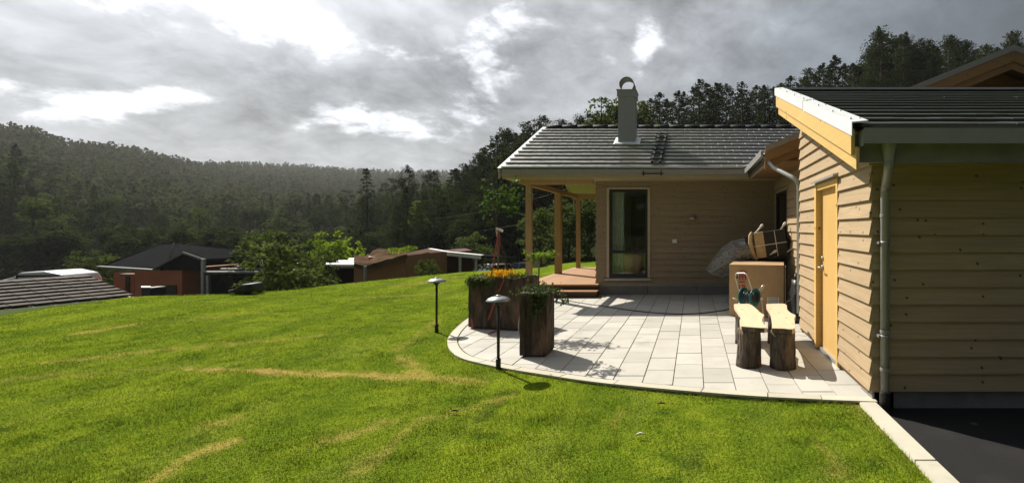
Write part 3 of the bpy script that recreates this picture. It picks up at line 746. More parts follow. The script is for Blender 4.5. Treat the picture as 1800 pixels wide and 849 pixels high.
# ------------------------------------------------------------------ dwelling: main range, wing
house = thing('house', (0, 12.5, 0), 'low board clad house with dark tiled roof and open porch, behind the patio', 'house')
HY, HYB, HX0 = 10.6, 14.9, -2.21
EYH, RYH = 9.97, 12.88; ezh, rzh = 2.775, 4.255; hs = (rzh-ezh)/(RYH-EYH); HXL = -4.17
def hz(Y): return ezh+hs*(Y-EYH)
wx0, wx1, wz0, wz1 = XW(1069, HY), XW(1141, HY), .385, 2.425
fw = MB()
for (a, b, z0, z1) in ((HX0, wx0, .2, 2.62), (wx1, 1.84, .2, 2.62), (wx0, wx1, .2, wz0), (wx0, wx1, wz1, 2.62)): fw.box((a, HY+.006, z0), (b, HY+.2, z1))
fw = fw.build('front_wall', M['inner'], house)
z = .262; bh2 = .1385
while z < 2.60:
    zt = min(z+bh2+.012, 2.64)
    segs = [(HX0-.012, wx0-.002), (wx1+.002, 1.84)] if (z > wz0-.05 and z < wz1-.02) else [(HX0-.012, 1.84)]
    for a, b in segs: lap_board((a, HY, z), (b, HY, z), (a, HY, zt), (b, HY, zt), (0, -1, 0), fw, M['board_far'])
    z += bh2
pl = MB().box((HX0+.05, HY+.02, -.1), (1.9, HY+.25, .262)).build('plinth', M['plinth'], house)
for xx in (XW(1138, HY), XW(1224, HY)): MB().box((xx-.004, HY+.014, .0), (xx+.004, HY+.03, .26)).build('plinth_joint', M['ink'], pl)
# side (porch) wall, rear wall, floor, ceiling
py0, py1, pz0, pz1 = 10.98, 13.6, .30, 2.25
lw = MB()
for (a, b, z0, z1) in ((HY+.21, py0, .2, 2.62), (py1, HYB, .2, 2.62), (py0, py1, pz1, 2.62)): lw.box((HX0+.006, a, z0), (HX0+.2, b, z1))
lw = lw.build('porch_wall', M['inner'], house)
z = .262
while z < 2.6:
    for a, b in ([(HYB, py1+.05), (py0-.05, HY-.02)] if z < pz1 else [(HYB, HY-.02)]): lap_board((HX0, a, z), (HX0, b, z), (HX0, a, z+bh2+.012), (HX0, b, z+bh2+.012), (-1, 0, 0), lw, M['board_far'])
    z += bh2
pdr = MB().box((HX0-.03, py0-.045, .27), (HX0+.08, py0+.05, pz1)).box((HX0-.03, py1-.05, .27), (HX0+.08, py1+.045, pz1)).box((HX0-.028, py0+.05, pz1-.08), (HX0+.08, py1-.05, pz1+.03)).box((HX0-.028, 12.02, .27), (HX0+.08, 12.12, pz1-.08)).build('porch_door', M['black_metal'], house)
MB().box((HX0+.02, py0+.052, .29), (HX0+.028, 12.018, pz1-.082)).box((HX0+.02, 12.122, .29), (HX0+.028, py1-.052, pz1-.082)).build('pane', M['glass'], pdr)
MB().box((HX0+.006, HYB, .0), (5.5, HYB+.2, 2.62)).build('rear_wall', M['inner'], house)
MB().box((HX0+.21, HY+.21, .20), (5.5, HYB, .27)).build('floor', M['inner'], house)
MB().box((HX0+.21, HY+.21, 2.50), (5.5, HYB, 2.60)).build('ceiling', M['inner'], house)
M['ridge'] = plain('ridge_concrete', (.03, .03, .032), .75, 0, .2, 8, .2)
# roof of the main range
def slab(y0, y1, x0, x1, zf, t0, t1): return [(x0, y0, zf(y0)+t0), (x1, y0, zf(y0)+t0), (x1, y1, zf(y1)+t0), (x0, y1, zf(y1)+t0), (x0, y0, zf(y0)+t1), (x1, y0, zf(y0)+t1), (x1, y1, zf(y1)+t1), (x0, y1, zf(y1)+t1)]
def hzb(Y): return rzh-hs*(Y-RYH)
rf = MB().hexa(slab(EYH+.05, RYH, HXL+.03, 5.2, hz, -.17, -.045)).hexa(slab(RYH, 2*RYH-EYH, HXL+.03, 5.2, hzb, -.17, -.03)).build('roof', M['roof_under'], house)
slh = math.hypot(RYH-EYH, rzh-ezh)
WX, WG = 1.16, 7.42; wzs = .405                     # wing: left eave, gable plane, roof slope
# valley in roof-plane coordinates: along eave x, up slope s
frm = roof_frame((HXL+.06, EYH-.02, ezh-.04), (1, 0, 0), (0, RYH-EYH, rzh-ezh))
xv = WX-(HXL+.06); k = (rzh-ezh)/slh/wzs               # dX per unit of slope length
tiled_roof(rf, frm, 8.2, 12, (slh-.05)/12, .335, planes=[(1, -k, xv+.02)], t=.046, lift=.045, stagger=.5, gap=.0009)
rc = MB()
x = HXL+.12
while x < 5.0:
    L = .42; rcm = MB().tube([(x, RYH, rzh+.015), (x+L-.004, RYH, rzh+.022)], .085, 10, True).build('ridge_tile', M['ridge'], rf); x += L
for (ya, yb, f) in ((EYH-.06, RYH+.02, hz), (RYH+.02, 2*RYH-EYH, hzb)):
    MB().hexa(slab(ya, yb, HXL-.012, HXL+.10, f, .03, .045)).build('verge_flashing', M['white_metal'], rf)
    MB().hexa(slab(ya+.04, yb, HXL-.006, HXL+.024, f, -.20, .028)).build('barge_board', M['beige'], rf)
    MB().hexa(slab(ya+.04, yb, HXL-.014, HXL-.007, f, -.05, .044)).build('verge_trim', M['white_metal'], rf)
MB().box((HXL+.05, EYH+.045, 2.565), (WX+.02, EYH+.07, 2.70)).build('fascia', M['beige'], house)
MB().box((HXL+.05, EYH+.072, 2.575), (WX+.64, HY-.003, 2.595)).build('soffit', M['beige'], house)
g = gutter(HXL+.1, WX-.02, EYH-.025, 2.745); g.box((HXL+.1, EYH-.095, 2.652), (WX-.06, EYH-.086, 2.757)).build('gutter', M['grey_metal'], house)
for i in range(9):
    x = HXL+.55+i*.58; MB().box((x-.012, EYH-.098, 2.675), (x+.012, EYH+.044, 2.683)).box((x-.012, EYH-.102, 2.675), (x+.012, EYH-.0965, 2.765)).build('gutter_bracket', M['grey_metal'], house)
# porch posts and beams
for (px, Y, s) in ((930, 10.25, .115), (981.5, 12.9, .165), (1016.5, 14.75, .115)):
    X = XW(px, Y); MB().box((X-s/2, Y-s/2, .262), (X+s/2, Y+s/2, 2.47 if Y < 14 else 2.42)).build('post', M['post'], house)
MB().box((-3.80, 10.195, 2.47), (HX0-.004, 10.305, 2.60)).build('beam', M['post'], house)
MB().box((-3.80, 14.69, 2.42), (HX0-.004, 14.81, 2.60)).build('beam', M['post'], house)
MB().box((-3.78, 10.306, 2.46), (-3.68, 14.689, 2.58)).build('beam', M['post'], house)
# window by the patio
win = MB()
win.box((wx0-.028, HY-.045, wz0), (wx0+.03, HY+.10, wz1)).box((wx1-.03, HY-.045, wz0), (wx1+.028, HY+.10, wz1)).box((wx0+.03, HY-.04, wz1-.035), (wx1-.03, HY+.10, wz1+.01))
win = win.build('window', M['beige'], house)
fz = MB(); a, b, c, d = wx0+.031, wx1-.031, wz0+.005, wz1-.036; zm = ZW(442, HY)
fz.box((a, HY-.012, c), (a+.055, HY+.06, d)).box((b-.055, HY-.012, c), (b, HY+.06, d)).box((a+.055, HY-.010, d-.055), (b-.055, HY+.06, d)).box((a+.055, HY-.010, c), (b-.055, HY+.06, c+.085)).box((a+.055, HY-.010, zm-.04), (b-.055, HY+.06, zm+.025))
fz.build('window_frame', M['black_metal'], win)
for (z0, z1) in ((c+.087, zm-.042), (zm+.027, d-.057)): MB().box((a+.057, HY+.02, z0), (b-.057, HY+.028, z1)).build('pane', M['glass'], win)
MB().hexa([(wx0-.06, HY-.10, wz0-.045), (wx1+.06, HY-.10, wz0-.045), (wx1+.06, HY+.0, wz0-.020), (wx0-.06, HY+.0, wz0-.020),
           (wx0-.06, HY-.10, wz0-.018), (wx1+.06, HY-.10, wz0-.018), (wx1+.06, HY+.0, wz0-.001), (wx0-.06, HY+.0, wz0-.001)]).build('sill', M['zinc'], win)
# wing wall with the dark glazed door
WWX = 1.84; gy0, gy1, gzt = 9.10, 10.36, 2.27
ww = MB()
for (a, b, z0, z1) in ((7.9, gy0, .1, 2.62), (gy1, HY, .1, 2.62), (gy0, gy1, gzt, 2.62)): ww.box((WWX+.006, a, z0), (WWX+.16, b, z1))
ww = ww.build('wing_wall', M['inner'], house); z = .085
while z < 2.6:
    segs = [(7.9, gy0-.045), (gy1+.045, HY-.02)] if z < gzt else [(7.9, HY-.02)]
    for a, b in segs: lap_board((WWX, b, z), (WWX, a, z), (WWX, b, min(z+bh+.012, 2.63)), (WWX, a, min(z+bh+.012, 2.63)), (-1, 0, 0), ww, M['board'])
    z += bh
gd = MB().box((WWX-.02, gy0, .05), (WWX+.05, gy0+.07, gzt)).box((WWX-.02, gy1-.07, .05), (WWX+.05, gy1, gzt)).box((WWX-.018, gy0+.07, gzt-.07), (WWX+.05, gy1-.07, gzt)).box((WWX-.018, gy0+.07, .05), (WWX+.05, gy1-.07, .2)).build('terrace_door', M['black_metal'], house)
MB().box((WWX+.01, gy0+.072, .202), (WWX+.018, gy1-.072, gzt-.072)).build('pane', M['glass'], gd)
MB().box((WWX-.03, gy0-.042, .05), (WWX+.02, gy0-.002, gzt+.04)).box((WWX-.03, gy1+.002, .05), (WWX+.02, gy1+.042, gzt+.04)).box((WWX-.03, gy0-.042, gzt+.002), (WWX+.02, gy1+.042, gzt+.038)).build('door_trim', M['beige'], gd)
# wing gable: wall, roof planes, barge boards
wzb = 2.78; WPX = XW(1782, WG); wpz = ZW(82, WG)
def wz(X): return wpz-wzs*abs(X-WPX)
WXR = 2*WPX-WX
wr = MB()
for (xa, xb) in ((WX, WPX), (WPX, WXR)):
    wr.hexa([(xa, WG+.03, wz(xa)-.20), (xb, WG+.03, wz(xb)-.20), (xb, 13.4, wz(xb)-.20), (xa, 13.4, wz(xa)-.20), (xa, WG+.03, wz(xa)-.03), (xb, WG+.03, wz(xb)-.03), (xb, 13.4, wz(xb)-.03), (xa, 13.4, wz(xa)-.03)])
wr = wr.build('wing_roof', M['tile'], house)
for (xa, xb) in ((WX-.03, WPX), (WPX, WXR+.03)):
    for (y0, y1, t, dp_) in ((WG-.002, WG+.028, -.035, .20), (WG+.03, WG+.058, -.17, .18)):
        MB().hexa([(xa, y0, wz(xa)+t-dp_), (xb, y0, wz(xb)+t-dp_), (xb, y1, wz(xb)+t-dp_), (xa, y1, wz(xa)+t-dp_), (xa, y0, wz(xa)+t), (xb, y0, wz(xb)+t), (xb, y1, wz(xb)+t), (xa, y1, wz(xa)+t)]).build('barge_board', M['brown_wood'], wr)
    MB().hexa([(xa, WG-.014, wz(xa)-.07), (xb, WG-.014, wz(xb)-.07), (xb, WG-.004, wz(xb)-.07), (xa, WG-.004, wz(xa)-.07), (xa, WG-.014, wz(xa)+.012), (xb, WG-.014, wz(xb)+.012), (xb, WG-.004, wz(xb)+.012), (xa, WG-.004, wz(xa)+.012)]
        ).hexa([(xa, WG-.014, wz(xa)+.0125), (xb, WG-.014, wz(xb)+.0125), (xb, WG+.10, wz(xb)+.0125), (xa, WG+.10, wz(xa)+.0125), (xa, WG-.014, wz(xa)+.022), (xb, WG-.014, wz(xb)+.022), (xb, WG+.10, wz(xb)+.022), (xa, WG+.10, wz(xa)+.022)]).build('verge_flashing', M['grey_metal'], wr)
gw = MB(); gyw = 7.95
gw.add([(WWX, gyw, .0), (WXR-.7, gyw, .0), (WXR-.7, gyw, wz(WXR-.7)-.2), (WPX, gyw, wpz-.2), (WWX, gyw, wz(WWX)-.2)]+[(WWX, gyw+.1, .0), (WXR-.7, gyw+.1, .0), (WXR-.7, gyw+.1, wz(WXR-.7)-.2), (WPX, gyw+.1, wpz-.2), (WWX, gyw+.1, wz(WWX)-.2)],
       [(0, 1, 2, 3, 4), (9, 8, 7, 6, 5), (0, 5, 6, 1), (1, 6, 7, 2), (2, 7, 8, 3), (3, 8, 9, 4), (4, 9, 5, 0)])
gw = gw.build('gable_wall', M['brown_wood'], house)
z = 2.75
while z < wpz-.3:
    zt = z+.155; ins = lambda q: (q+.2-wpz)/wzs
    xa0, xa1 = max(WWX, WPX+ins(z)), max(WWX, WPX+ins(zt)); xb0, xb1 = WPX-ins(z), WPX-ins(zt)
    if xb1 > xa1: lap_board((xa0, gyw-.003, z), (xb0, gyw-.003, z), (xa1, gyw-.003, zt), (xb1, gyw-.003, zt), (0, -1, 0), gw, M['brown_wood'])
    z += .148
# wing eave on the patio side: fascia, gutter along the depth, downpipe
MB().box((WX+.045, WG+.06, 2.565), (WX+.07, EYH+.04, 2.70)).build('fascia', M['beige'], house)
MB().box((WX+.072, WG+.06, 2.575), (WWX-.003, EYH+.045, 2.595)).build('soffit', M['brown_wood'], house)
MB().box((WX+.072, WG+.1, 2.597), (WWX+.2, 7.94, 2.72)).build('lookout', M['brown_wood'], house)
gutter(WG+.02, EYH-.1, WX-.025, 2.745, axis='y').box((WX-.094, WG+.02, 2.652), (WX-.086, EYH-.1, 2.757)).build('gutter', M['grey_metal'], house)
vx = MB()
for s_ in (0, 1):
    pass
va, vb = Vector((WX-.1, EYH-.12, 2.80)), Vector((WX+1.62, EYH+.0+1.62*wzs/hs, 2.80+1.62*wzs))
vx.beam(va+Vector((0, 0, .012)), vb+Vector((0, 0, .012)), .24, .012).build('valley_flashing', M['grey_metal'], house)
wd = MB()
p0 = P(1356, 268, WG+.12); 
wd.tube([(WX-.02, WG+.10, 2.70), (WX+.0, WG+.08, 2.62), (WX+.05, WG+.02, 2.54), (WX+.10, WG-.05, 2.46), (1.46, 6.97, 2.27), (1.52, 6.93, 2.22), (XW(1404.5, 6.92), 6.92, 2.12), (XW(1404.5, 6.92), 6.92, .25)], .034, 12)
wd.build('downpipe', M['zinc'], house)
# chimney
cx0, cx1, cyf = XW(1086.5, 11.5), XW(1116, 11.5), 11.5; cyb = cyf+.42; ctop = ZW(160, 11.5)
ch = MB().box((cx0, cyf, 3.3), (cx1, cyb, ctop)).build('chimney', M['chimney'], house)
MB().box((cx0-.025, cyf-.025, ctop-.14), (cx1+.025, cyb+.025, ctop+.004)).box((cx0-.04, cyf-.04, ctop+.0045), (cx1+.04, cyb+.04, ctop+.028)).build('chimney_cap', M['chimney'], ch)
cxm = (cx0+cx1)/2; hr = .185; hzc = ctop+.17; vs = []; fs = []; m = 20
for k in range(m+1):
    an = R(-38)+R(256)*k/m
    for (rad, yy) in ((hr, cyf+.02), (hr, cyb-.02), (hr-.012, cyb-.02), (hr-.012, cyf+.02)): vs.append((cxm+math.cos(an)*rad, yy, hzc+math.sin(an)*rad))
for k in range(m):
    for q in range(4): fs.append((k*4+q, k*4+(q+1) % 4, (k+1)*4+(q+1) % 4, (k+1)*4+q))
MB().add(vs, fs, True).build('chimney_hood', M['grey_metal'], ch)
zf = hz(cyf)
MB().hexa([(cx0-.10, cyf-.12, hz(cyf-.12)+.06), (cx1+.13, cyf-.12, hz(cyf-.12)+.06), (cx1+.13, cyf+.30, hz(cyf+.30)+.08), (cx0-.10, cyf+.30, hz(cyf+.30)+.08),
           (cx0-.07, cyf-.10, hz(cyf-.10)+.078), (cx1+.09, cyf-.10, hz(cyf-.10)+.078), (cx1+.09, cyf+.30, hz(cyf+.30)+.10), (cx0-.07, cyf+.30, hz(cyf+.30)+.10)]).build('chimney_flashing', M['white_metal'], ch)
# outlet on the wall
ox, oz = XW(1186, HY), ZW(424, HY)
ot = MB().box((ox-.05, HY-.055, oz-.04), (ox+.05, HY-.012, oz+.045)).build('outlet', M['white_plastic'], house)
MB().hexa([(ox-.045, HY-.068, oz-.03), (ox+.0, HY-.068, oz-.03), (ox+.0, HY-.056, oz-.03), (ox-.045, HY-.056, oz-.03), (ox-.045, HY-.062, oz+.03), (ox, HY-.062, oz+.03), (ox, HY-.056, oz+.03), (ox-.045, HY-.056, oz+.03)]).build('outlet_lid', M['white_plastic'], ot)
# curtain and things seen through the window
cu = MB(); n = 26
pts = [(wx0+.02+.29*i/n, HY+.32+.025*math.sin(i*1.5)) for i in range(n+1)]
cu.add([(x, y, .28) for x, y in pts]+[(x, y, 2.46) for x, y in pts], [(i, i+1, n+2+i, n+1+i) for i in range(n)], True)
tag(cu.build('curtain', M['curtain']), 'pale green curtain hanging inside the tall patio window', 'curtain')
px_, py_ = XW(1112, 11.2), 11.2
st = thing('wooden_pot', (px_, py_, .27), 'turned wooden pot standing indoors behind the tall window', 'pot')
MB().lathe([(.0, .271), (.17, .275), (.15, .33), (.14, .40), (.19, .50), (.27, .62), (.31, .78), (.33, .90), (.31, .91), (.28, .80), (.0, .78)], (px_, py_, 0), 20).build('bowl', M['bench_top'], st)
tw = MB(); tw.tube([(px_+.08, py_, .8), (px_+.10, py_, 1.0), (px_+.08, py_+.02, 1.25)], [.02, .016, .008], 6)
for q in (-.3, -.15, .1, .25, .38): tw.tube([(px_+.09, py_, .9+abs(q)*.3), (px_+q, py_+.05, 1.02+abs(q)*.5)], [.010, .004], 5)
tw.build('dry_stems', M['stake'], st)
# ladder lying on the roof and the ladder stop on the gutter
ld = thing('roof_ladder', (XW(1150, 11), 10.2, hz(10.2)), 'black ladder lying up the tiled roof beside the chimney', 'ladder')
lx0, lx1 = XW(1146, 10.1), XW(1160, 10.1)
for lx in (lx0, lx1): MB().beam((lx, 10.06, hz(10.06)+.115), (lx+.02, 12.15, hz(12.15)+.125), .045, .05).build('rail', M['black_metal'], ld)
for i in range(7):
    yy = 10.16+i*.29; MB().beam((lx0-.05, yy, hz(yy)+.152), (lx1+.08, yy, hz(yy)+.152), .035, .022).build('rung', M['black_metal'], ld)
lb = thing('ladder_stop', (XW(1146, 9.85), 9.85, 2.72), 'black steel ladder stop with two uprights on the eaves gutter', 'ladder stop')
a, b = XW(1131, 9.86), XW(1162, 9.86)
MB().beam((a-.04, 9.86, ZW(305.5, 9.86)), (b+.05, 9.86, ZW(305.5, 9.86)), .022, .022).build('bar', M['black_metal'], lb)
for x in (a, b): MB().box((x-.014, 9.872, ZW(309, 9.86)), (x+.014, 9.886, ZW(300, 9.86))).build('upright', M['black_metal'], lb)
# wall lamp
lxm, lz = XW(1217, HY), ZW(384, HY)
wl_ = thing('wall_lamp', (lxm, HY-.05, lz), 'grey dome wall lamp on the shaded house wall above the outlet', 'wall lamp')
MB().lathe([(.0, .055), (.045, .048), (.085, .025), (.098, -.01), (.095, -.012), (.08, .015), (.0, .04)], (lxm, HY-.12, lz), 16).build('shade', M['cap_metal'], wl_)
MB().box((lxm-.035, HY-.045, lz-.03), (lxm+.035, HY-.016, lz+.04)).tube([(lxm, HY-.046, lz+.01), (lxm, HY-.12, lz+.035)], .014, 6).build('wall_plate', M['cap_metal'], wl_)
MB().lathe([(.0, -.03), (.03, -.02), (.035, .01), (.0, .02)], (lxm, HY-.12, lz), 10).build('lens', M['white_plastic'], wl_)

# ------------------------------------------------------------------ porch deck and step
deck = thing('wooden_deck', (-3, 12.5, .1), 'reddish board deck with one step, under the porch roof', 'deck')
nb = 14; x0d, x1d = -3.86, -2.13; bw = (x1d-x0d)/nb
for i in range(nb):
    x = x0d+i*bw; hi = -2.245 if x > -2.3 else 0
    ymax = 14.95 if x+bw < HX0-.02 else 10.57
    MB().box((x+.003, 10.36, .232+random.uniform(-.001, .001)), (x+bw-.003, ymax, .262+random.uniform(-.001, .001))).build('deck_board', M['deck'], deck)
MB().box((x0d, 10.385, .01), (x1d-.005, 10.41, .230)).box((x0d, 10.42, .0), (x0d+.03, 14.95, .228)).build('skirt', M['dark_wood'], deck)
MB().box((x0d+.02, 10.46, -.1), (HX0-.02, 14.9, .21)).build('joists', M['dark_wood'], deck)
stp = MB().box((x0d, 10.13, .0), (x1d+.01, 10.16, .118)).box((x1d-.025, 10.162, .0), (x1d+.01, 10.38, .118)).build('step', M['dark_wood'], deck)
for (a, b) in ((10.10, 10.235), (10.241, 10.375)): MB().box((x0d, a, .120), (x1d+.02, b, .146)).build('tread', M['deck'], stp)
# ------------------------------------------------------------------ leaf helpers
def leaf_mesh(C, size, tone, rng, aspect=.55, nrm=None, flat=.0):
    """many small pointed leaves (4 corners each) centred on C"""
    n = len(C); C = np.asarray(C); size = np.broadcast_to(size, (n,))
    d = rng.normal(size=(n, 3)); d /= np.linalg.norm(d, axis=1)[:, None]
    q = rng.normal(size=(n, 3))
    if nrm is not None: q = q*(1-flat)+np.asarray(nrm)*flat*2
    e = np.cross(d, q); e /= np.linalg.norm(e, axis=1)[:, None]+1e-9
    up = np.cross(e, d)
    s = size[:, None]
    V = np.stack([C-d*s*.5, C+e*s*aspect*.5+up*s*.06, C+d*s*.5, C-e*s*aspect*.5+up*s*.06], 1).reshape(-1, 3)
    F_ = np.arange(n)[:, None]*4+np.array([[0, 1, 2, 3]])
    return V, F_, np.repeat(np.clip(tone, 0, 1), 4)
def in_ball(n, rng):
    v = rng.normal(size=(n, 3)); v /= np.linalg.norm(v, axis=1)[:, None]; return v*(rng.random(n)**(1/3))[:, None]
def clumps_to_leaves(C, rad, per, size, rng, tone_c, squash=.75):
    C = np.repeat(C, per, 0); rad = np.repeat(np.broadcast_to(rad, (len(tone_c),)), per); tn = np.repeat(tone_c, per)
    B = in_ball(len(C), rng); B[:, 2] *= squash
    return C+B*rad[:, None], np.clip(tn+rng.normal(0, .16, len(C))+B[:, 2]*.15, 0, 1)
def trunk_mesh(h, r, rng, bend=.25, branches=(), n=7):
    mb = MB(); ph = rng.random()*6; zs = np.linspace(0, h, 9)
    ax = [Vector((bend*math.sin(ph+z/h*2.2)*z/h, bend*math.cos(ph*1.3+z/h*2.6)*z/h, z)) for z in zs]
    mb.tube(ax, [max(.012, r*(1-.9*z/h)+(r*.35 if z == 0 else 0)) for z in zs], n)
    def at(z):
        t = min(max(z/h, 0), .999)*8; i = int(t); return ax[i].lerp(ax[i+1], t-i)
    for (z, p) in branches:
        a = at(z); q = Vector(p); m_ = a.lerp(q, .5)+Vector((0, 0, .08*(q-a).length)); mb.tube([a, m_, q], [max(.01, r*.28*(1-z/h*.6)), max(.008, r*.17), .006], 5)
    return mb, at
def make_proto(kind, seed):
    rng = np.random.default_rng(seed); br = []; C = []; rad = []; tone = []
    if kind == 'spruce':
        h = 14.; z = .7
        while z < h-.3:
            f = z/h; Rz = 2.5*(1-f)**.85+.12; nbr = int(5+4*(1-f))
            for k in range(nbr):
                an = rng.random()*6.283; L = Rz*rng.uniform(.75, 1.1); m_ = max(1, int(L/.42))
                for j in range(m_):
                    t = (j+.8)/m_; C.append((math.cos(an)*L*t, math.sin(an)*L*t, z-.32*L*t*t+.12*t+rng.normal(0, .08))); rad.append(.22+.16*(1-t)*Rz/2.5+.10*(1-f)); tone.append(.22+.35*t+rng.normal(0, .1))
            z += .42+.30*(1-f)*rng.random()
        for k in range(5): C.append((0, 0, h-.28+k*.07)); rad.append(.10-.012*k); tone.append(.5)
        per, ls = 15, .24; rt = .20
    elif kind == 'pine':
        h = 14.; z = h*rng.uniform(.22, .36)
        while z < h-.5:
            f = (z/h-.25)/.75; Rz = (2.3*(1-max(f, 0))**.62+.25)*rng.uniform(.6, 1.15); nbr = rng.integers(4, 7)
            for k in range(nbr):
                an = rng.random()*6.283; L = Rz*rng.uniform(.6, 1.1); tip = (math.cos(an)*L, math.sin(an)*L, z+L*rng.uniform(-.05, .42))
                if L > .7: br.append((z, tuple(x*.85 if i < 2 else x for i, x in enumerate(tip))))
                for j in range(2+int(L > 1.2)+int(L > 1.9)):
                    t = 1-.30*j; C.append((tip[0]*t+rng.normal(0, .12), tip[1]*t+rng.normal(0, .12), z+(tip[2]-z)*t+rng.normal(0, .12)+.1)); rad.append(rng.uniform(.34, .62)); tone.append(.3+.35*t*rng.random()+rng.normal(0, .1))
            z += rng.uniform(.30, .62)
        for k in range(4): C.append((rng.normal(0, .12), rng.normal(0, .12), h-.5+k*.16)); rad.append(.28-.05*k); tone.append(.5)
        per, ls = 26, .21; rt = .19
    elif kind == 'broad':
        h = 12.; lobes = []
        for k in range(13): 
            f = rng.random(); an = rng.random()*6.283; rr = (2.6*math.sin(math.pi*min(.95, .18+.8*f)))*rng.uniform(.35, .85)
            lobes.append((math.cos(an)*rr, math.sin(an)*rr, h*(.25+.60*f), rng.uniform(.9, 1.5)))
        lobes.append((0, 0, h*.88, 1.1))
        for (x, y, zz, lr) in lobes:
            br.append((max(1., zz-2.2), (x*.8, y*.8, zz-.3))); tl = rng.uniform(.2, .6)
            for k in range(20):
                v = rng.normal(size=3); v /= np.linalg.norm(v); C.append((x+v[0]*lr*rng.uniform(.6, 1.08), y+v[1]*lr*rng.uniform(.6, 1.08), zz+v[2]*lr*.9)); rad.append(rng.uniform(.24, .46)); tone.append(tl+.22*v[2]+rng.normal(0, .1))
        per, ls = 15, .27; rt = .20
    else:                                               # bush: leaves down to the ground
        h = 3.; 
        for k in range(15):
            an = rng.random()*6.283; f = rng.random(); rr = 1.15*math.sqrt(rng.random())*(1-.55*f); x, y, zz, lr = math.cos(an)*rr, math.sin(an)*rr, .35+f*2.2, rng.uniform(.35, .62)
            br.append((.2, (x*.9, y*.9, zz)));  tl = rng.uniform(.15, .6)
            for q in range(16):
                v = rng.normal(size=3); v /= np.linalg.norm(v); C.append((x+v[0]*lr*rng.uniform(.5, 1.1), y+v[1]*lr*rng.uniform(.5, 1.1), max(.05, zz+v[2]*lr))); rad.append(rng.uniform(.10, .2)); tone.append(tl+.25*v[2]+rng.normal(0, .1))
        per, ls = 20, .105; rt = .05
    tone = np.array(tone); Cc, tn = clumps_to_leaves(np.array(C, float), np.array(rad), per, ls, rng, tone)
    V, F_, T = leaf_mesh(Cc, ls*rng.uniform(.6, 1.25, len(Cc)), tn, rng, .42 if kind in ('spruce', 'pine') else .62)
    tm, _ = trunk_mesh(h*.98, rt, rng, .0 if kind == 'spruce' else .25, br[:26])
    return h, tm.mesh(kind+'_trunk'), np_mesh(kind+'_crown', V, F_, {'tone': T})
PROTO = {}
for kd, n_, mats in (('spruce', 3, ('needle_a',)), ('pine', 4, ('needle_b', 'needle_a')), ('broad', 4, ('leaf_dark', 'leaf_lime', 'leaf_mid')), ('bush', 4, ('leaf_mid', 'leaf_dark', 'leaf_lime'))):
    for i in range(n_):
        h, tme, cme = make_proto(kd, 100+i*17+len(kd)); tme.materials.append(M['trunk'])
        for mt in mats:
            c = cme if mt == mats[0] else cme.copy()
            if not len(c.materials): c.materials.append(M[mt])
            else: c.materials[0] = M[mt]
            PROTO.setdefault((kd, mt), []).append((h, tme, c))
TN = {'spruce': 'spruce_tree', 'pine': 'pine_tree', 'broad': 'broadleaf_tree', 'bush': 'bush'}
TC = {'spruce': 'spruce', 'pine': 'pine', 'broad': 'tree', 'bush': 'bush'}
def tree(kind, mat, px, top, Y, label, group=None, wide=1.0, sink=0.0, idx=None):
    X = XW(px, Y); gz_ = float(H(X, Y)); zt = ZW(top, Y); h, tme, cme = PROTO[(kind, mat)][RNG.integers(len(PROTO[(kind, mat)])) if idx is None else idx]
    s = max((zt-gz_+sink)/h, .05)
    t = thing(TN[kind], (X, Y, gz_-.05-sink), label, TC[kind], group, local=True)
    sx = s*wide if kind != 'pine' else s*wide*.95
    t.scale = (sx, sx, s); t.rotation_euler = (0, 0, RNG.random()*6.283)
    link_mesh('trunk', tme, None, t); link_mesh('crown', cme, None, t); return t

# ------------------------------------------------------------------ trees: the wood on the slope behind the house, the valley wood at the left
prof_r = [(800, 297), (820, 288), (845, 268), (875, 238), (895, 226), (930, 214), (958, 203), (990, 210), (1020, 204), (1050, 200), (1090, 190), (1130, 178), (1160, 163), (1195, 160), (1230, 140), (1257, 146), (1302, 144), (1345, 150), (1390, 134), (1420, 120), (1468, 98), (1500, 112), (1545, 47), (1595, 57), (1635, 72), (1672, 62), (1700, 72), (1735, 78), (1780, 56), (1830, 50), (1900, 60), (2000, 60)]
ppx = [p[0] for p in prof_r]; ppy = [p[1] for p in prof_r]
ZR = ((960, 'left of the roof end'), (1086, 'between roof end and chimney'), (1180, 'just right of the chimney'), (1290, 'above the house roof middle'), (1400, 'above the house roof right end'), (1520, 'above the yellow barge board tip'), (1700, 'above the garage roof middle'), (9999, 'beside the far right gable peak'))
ZL = ((120, 'at the far left'), (240, 'left of the red house'), (390, 'above the red house'), (470, 'above the black carport'), (580, 'above the big garden bush'), (660, 'behind the yellow green tree'), (760, 'above the mossy brown roof'), (9999, 'above the white edged shed'))
def zone(px, Z): return next(z for lim, z in Z if px < lim)
def lab(kd, px, row, Z): return {'pine': 'dark pine', 'spruce': 'pointed dark spruce', 'broad': 'dark leafy tree'}[kd]+' '+row+' '+zone(px, Z)
LBL = {'pine': 'dark pine among the tall conifers on the slope behind the house', 'spruce': 'dark pointed spruce among the conifers on the slope behind the house', 'broad': 'dark leafy tree among the conifers on the slope behind the house'}
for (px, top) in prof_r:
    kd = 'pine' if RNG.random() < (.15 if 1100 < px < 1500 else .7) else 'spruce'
    tree(kd, 'needle_b' if kd == 'pine' else 'needle_a', px+RNG.uniform(-3, 3), top, RNG.uniform(50, 58), lab(kd, px, 'in the skyline row', ZR), kd+' trees on the slope behind the house', 1.75 if kd == 'spruce' else 1.15)
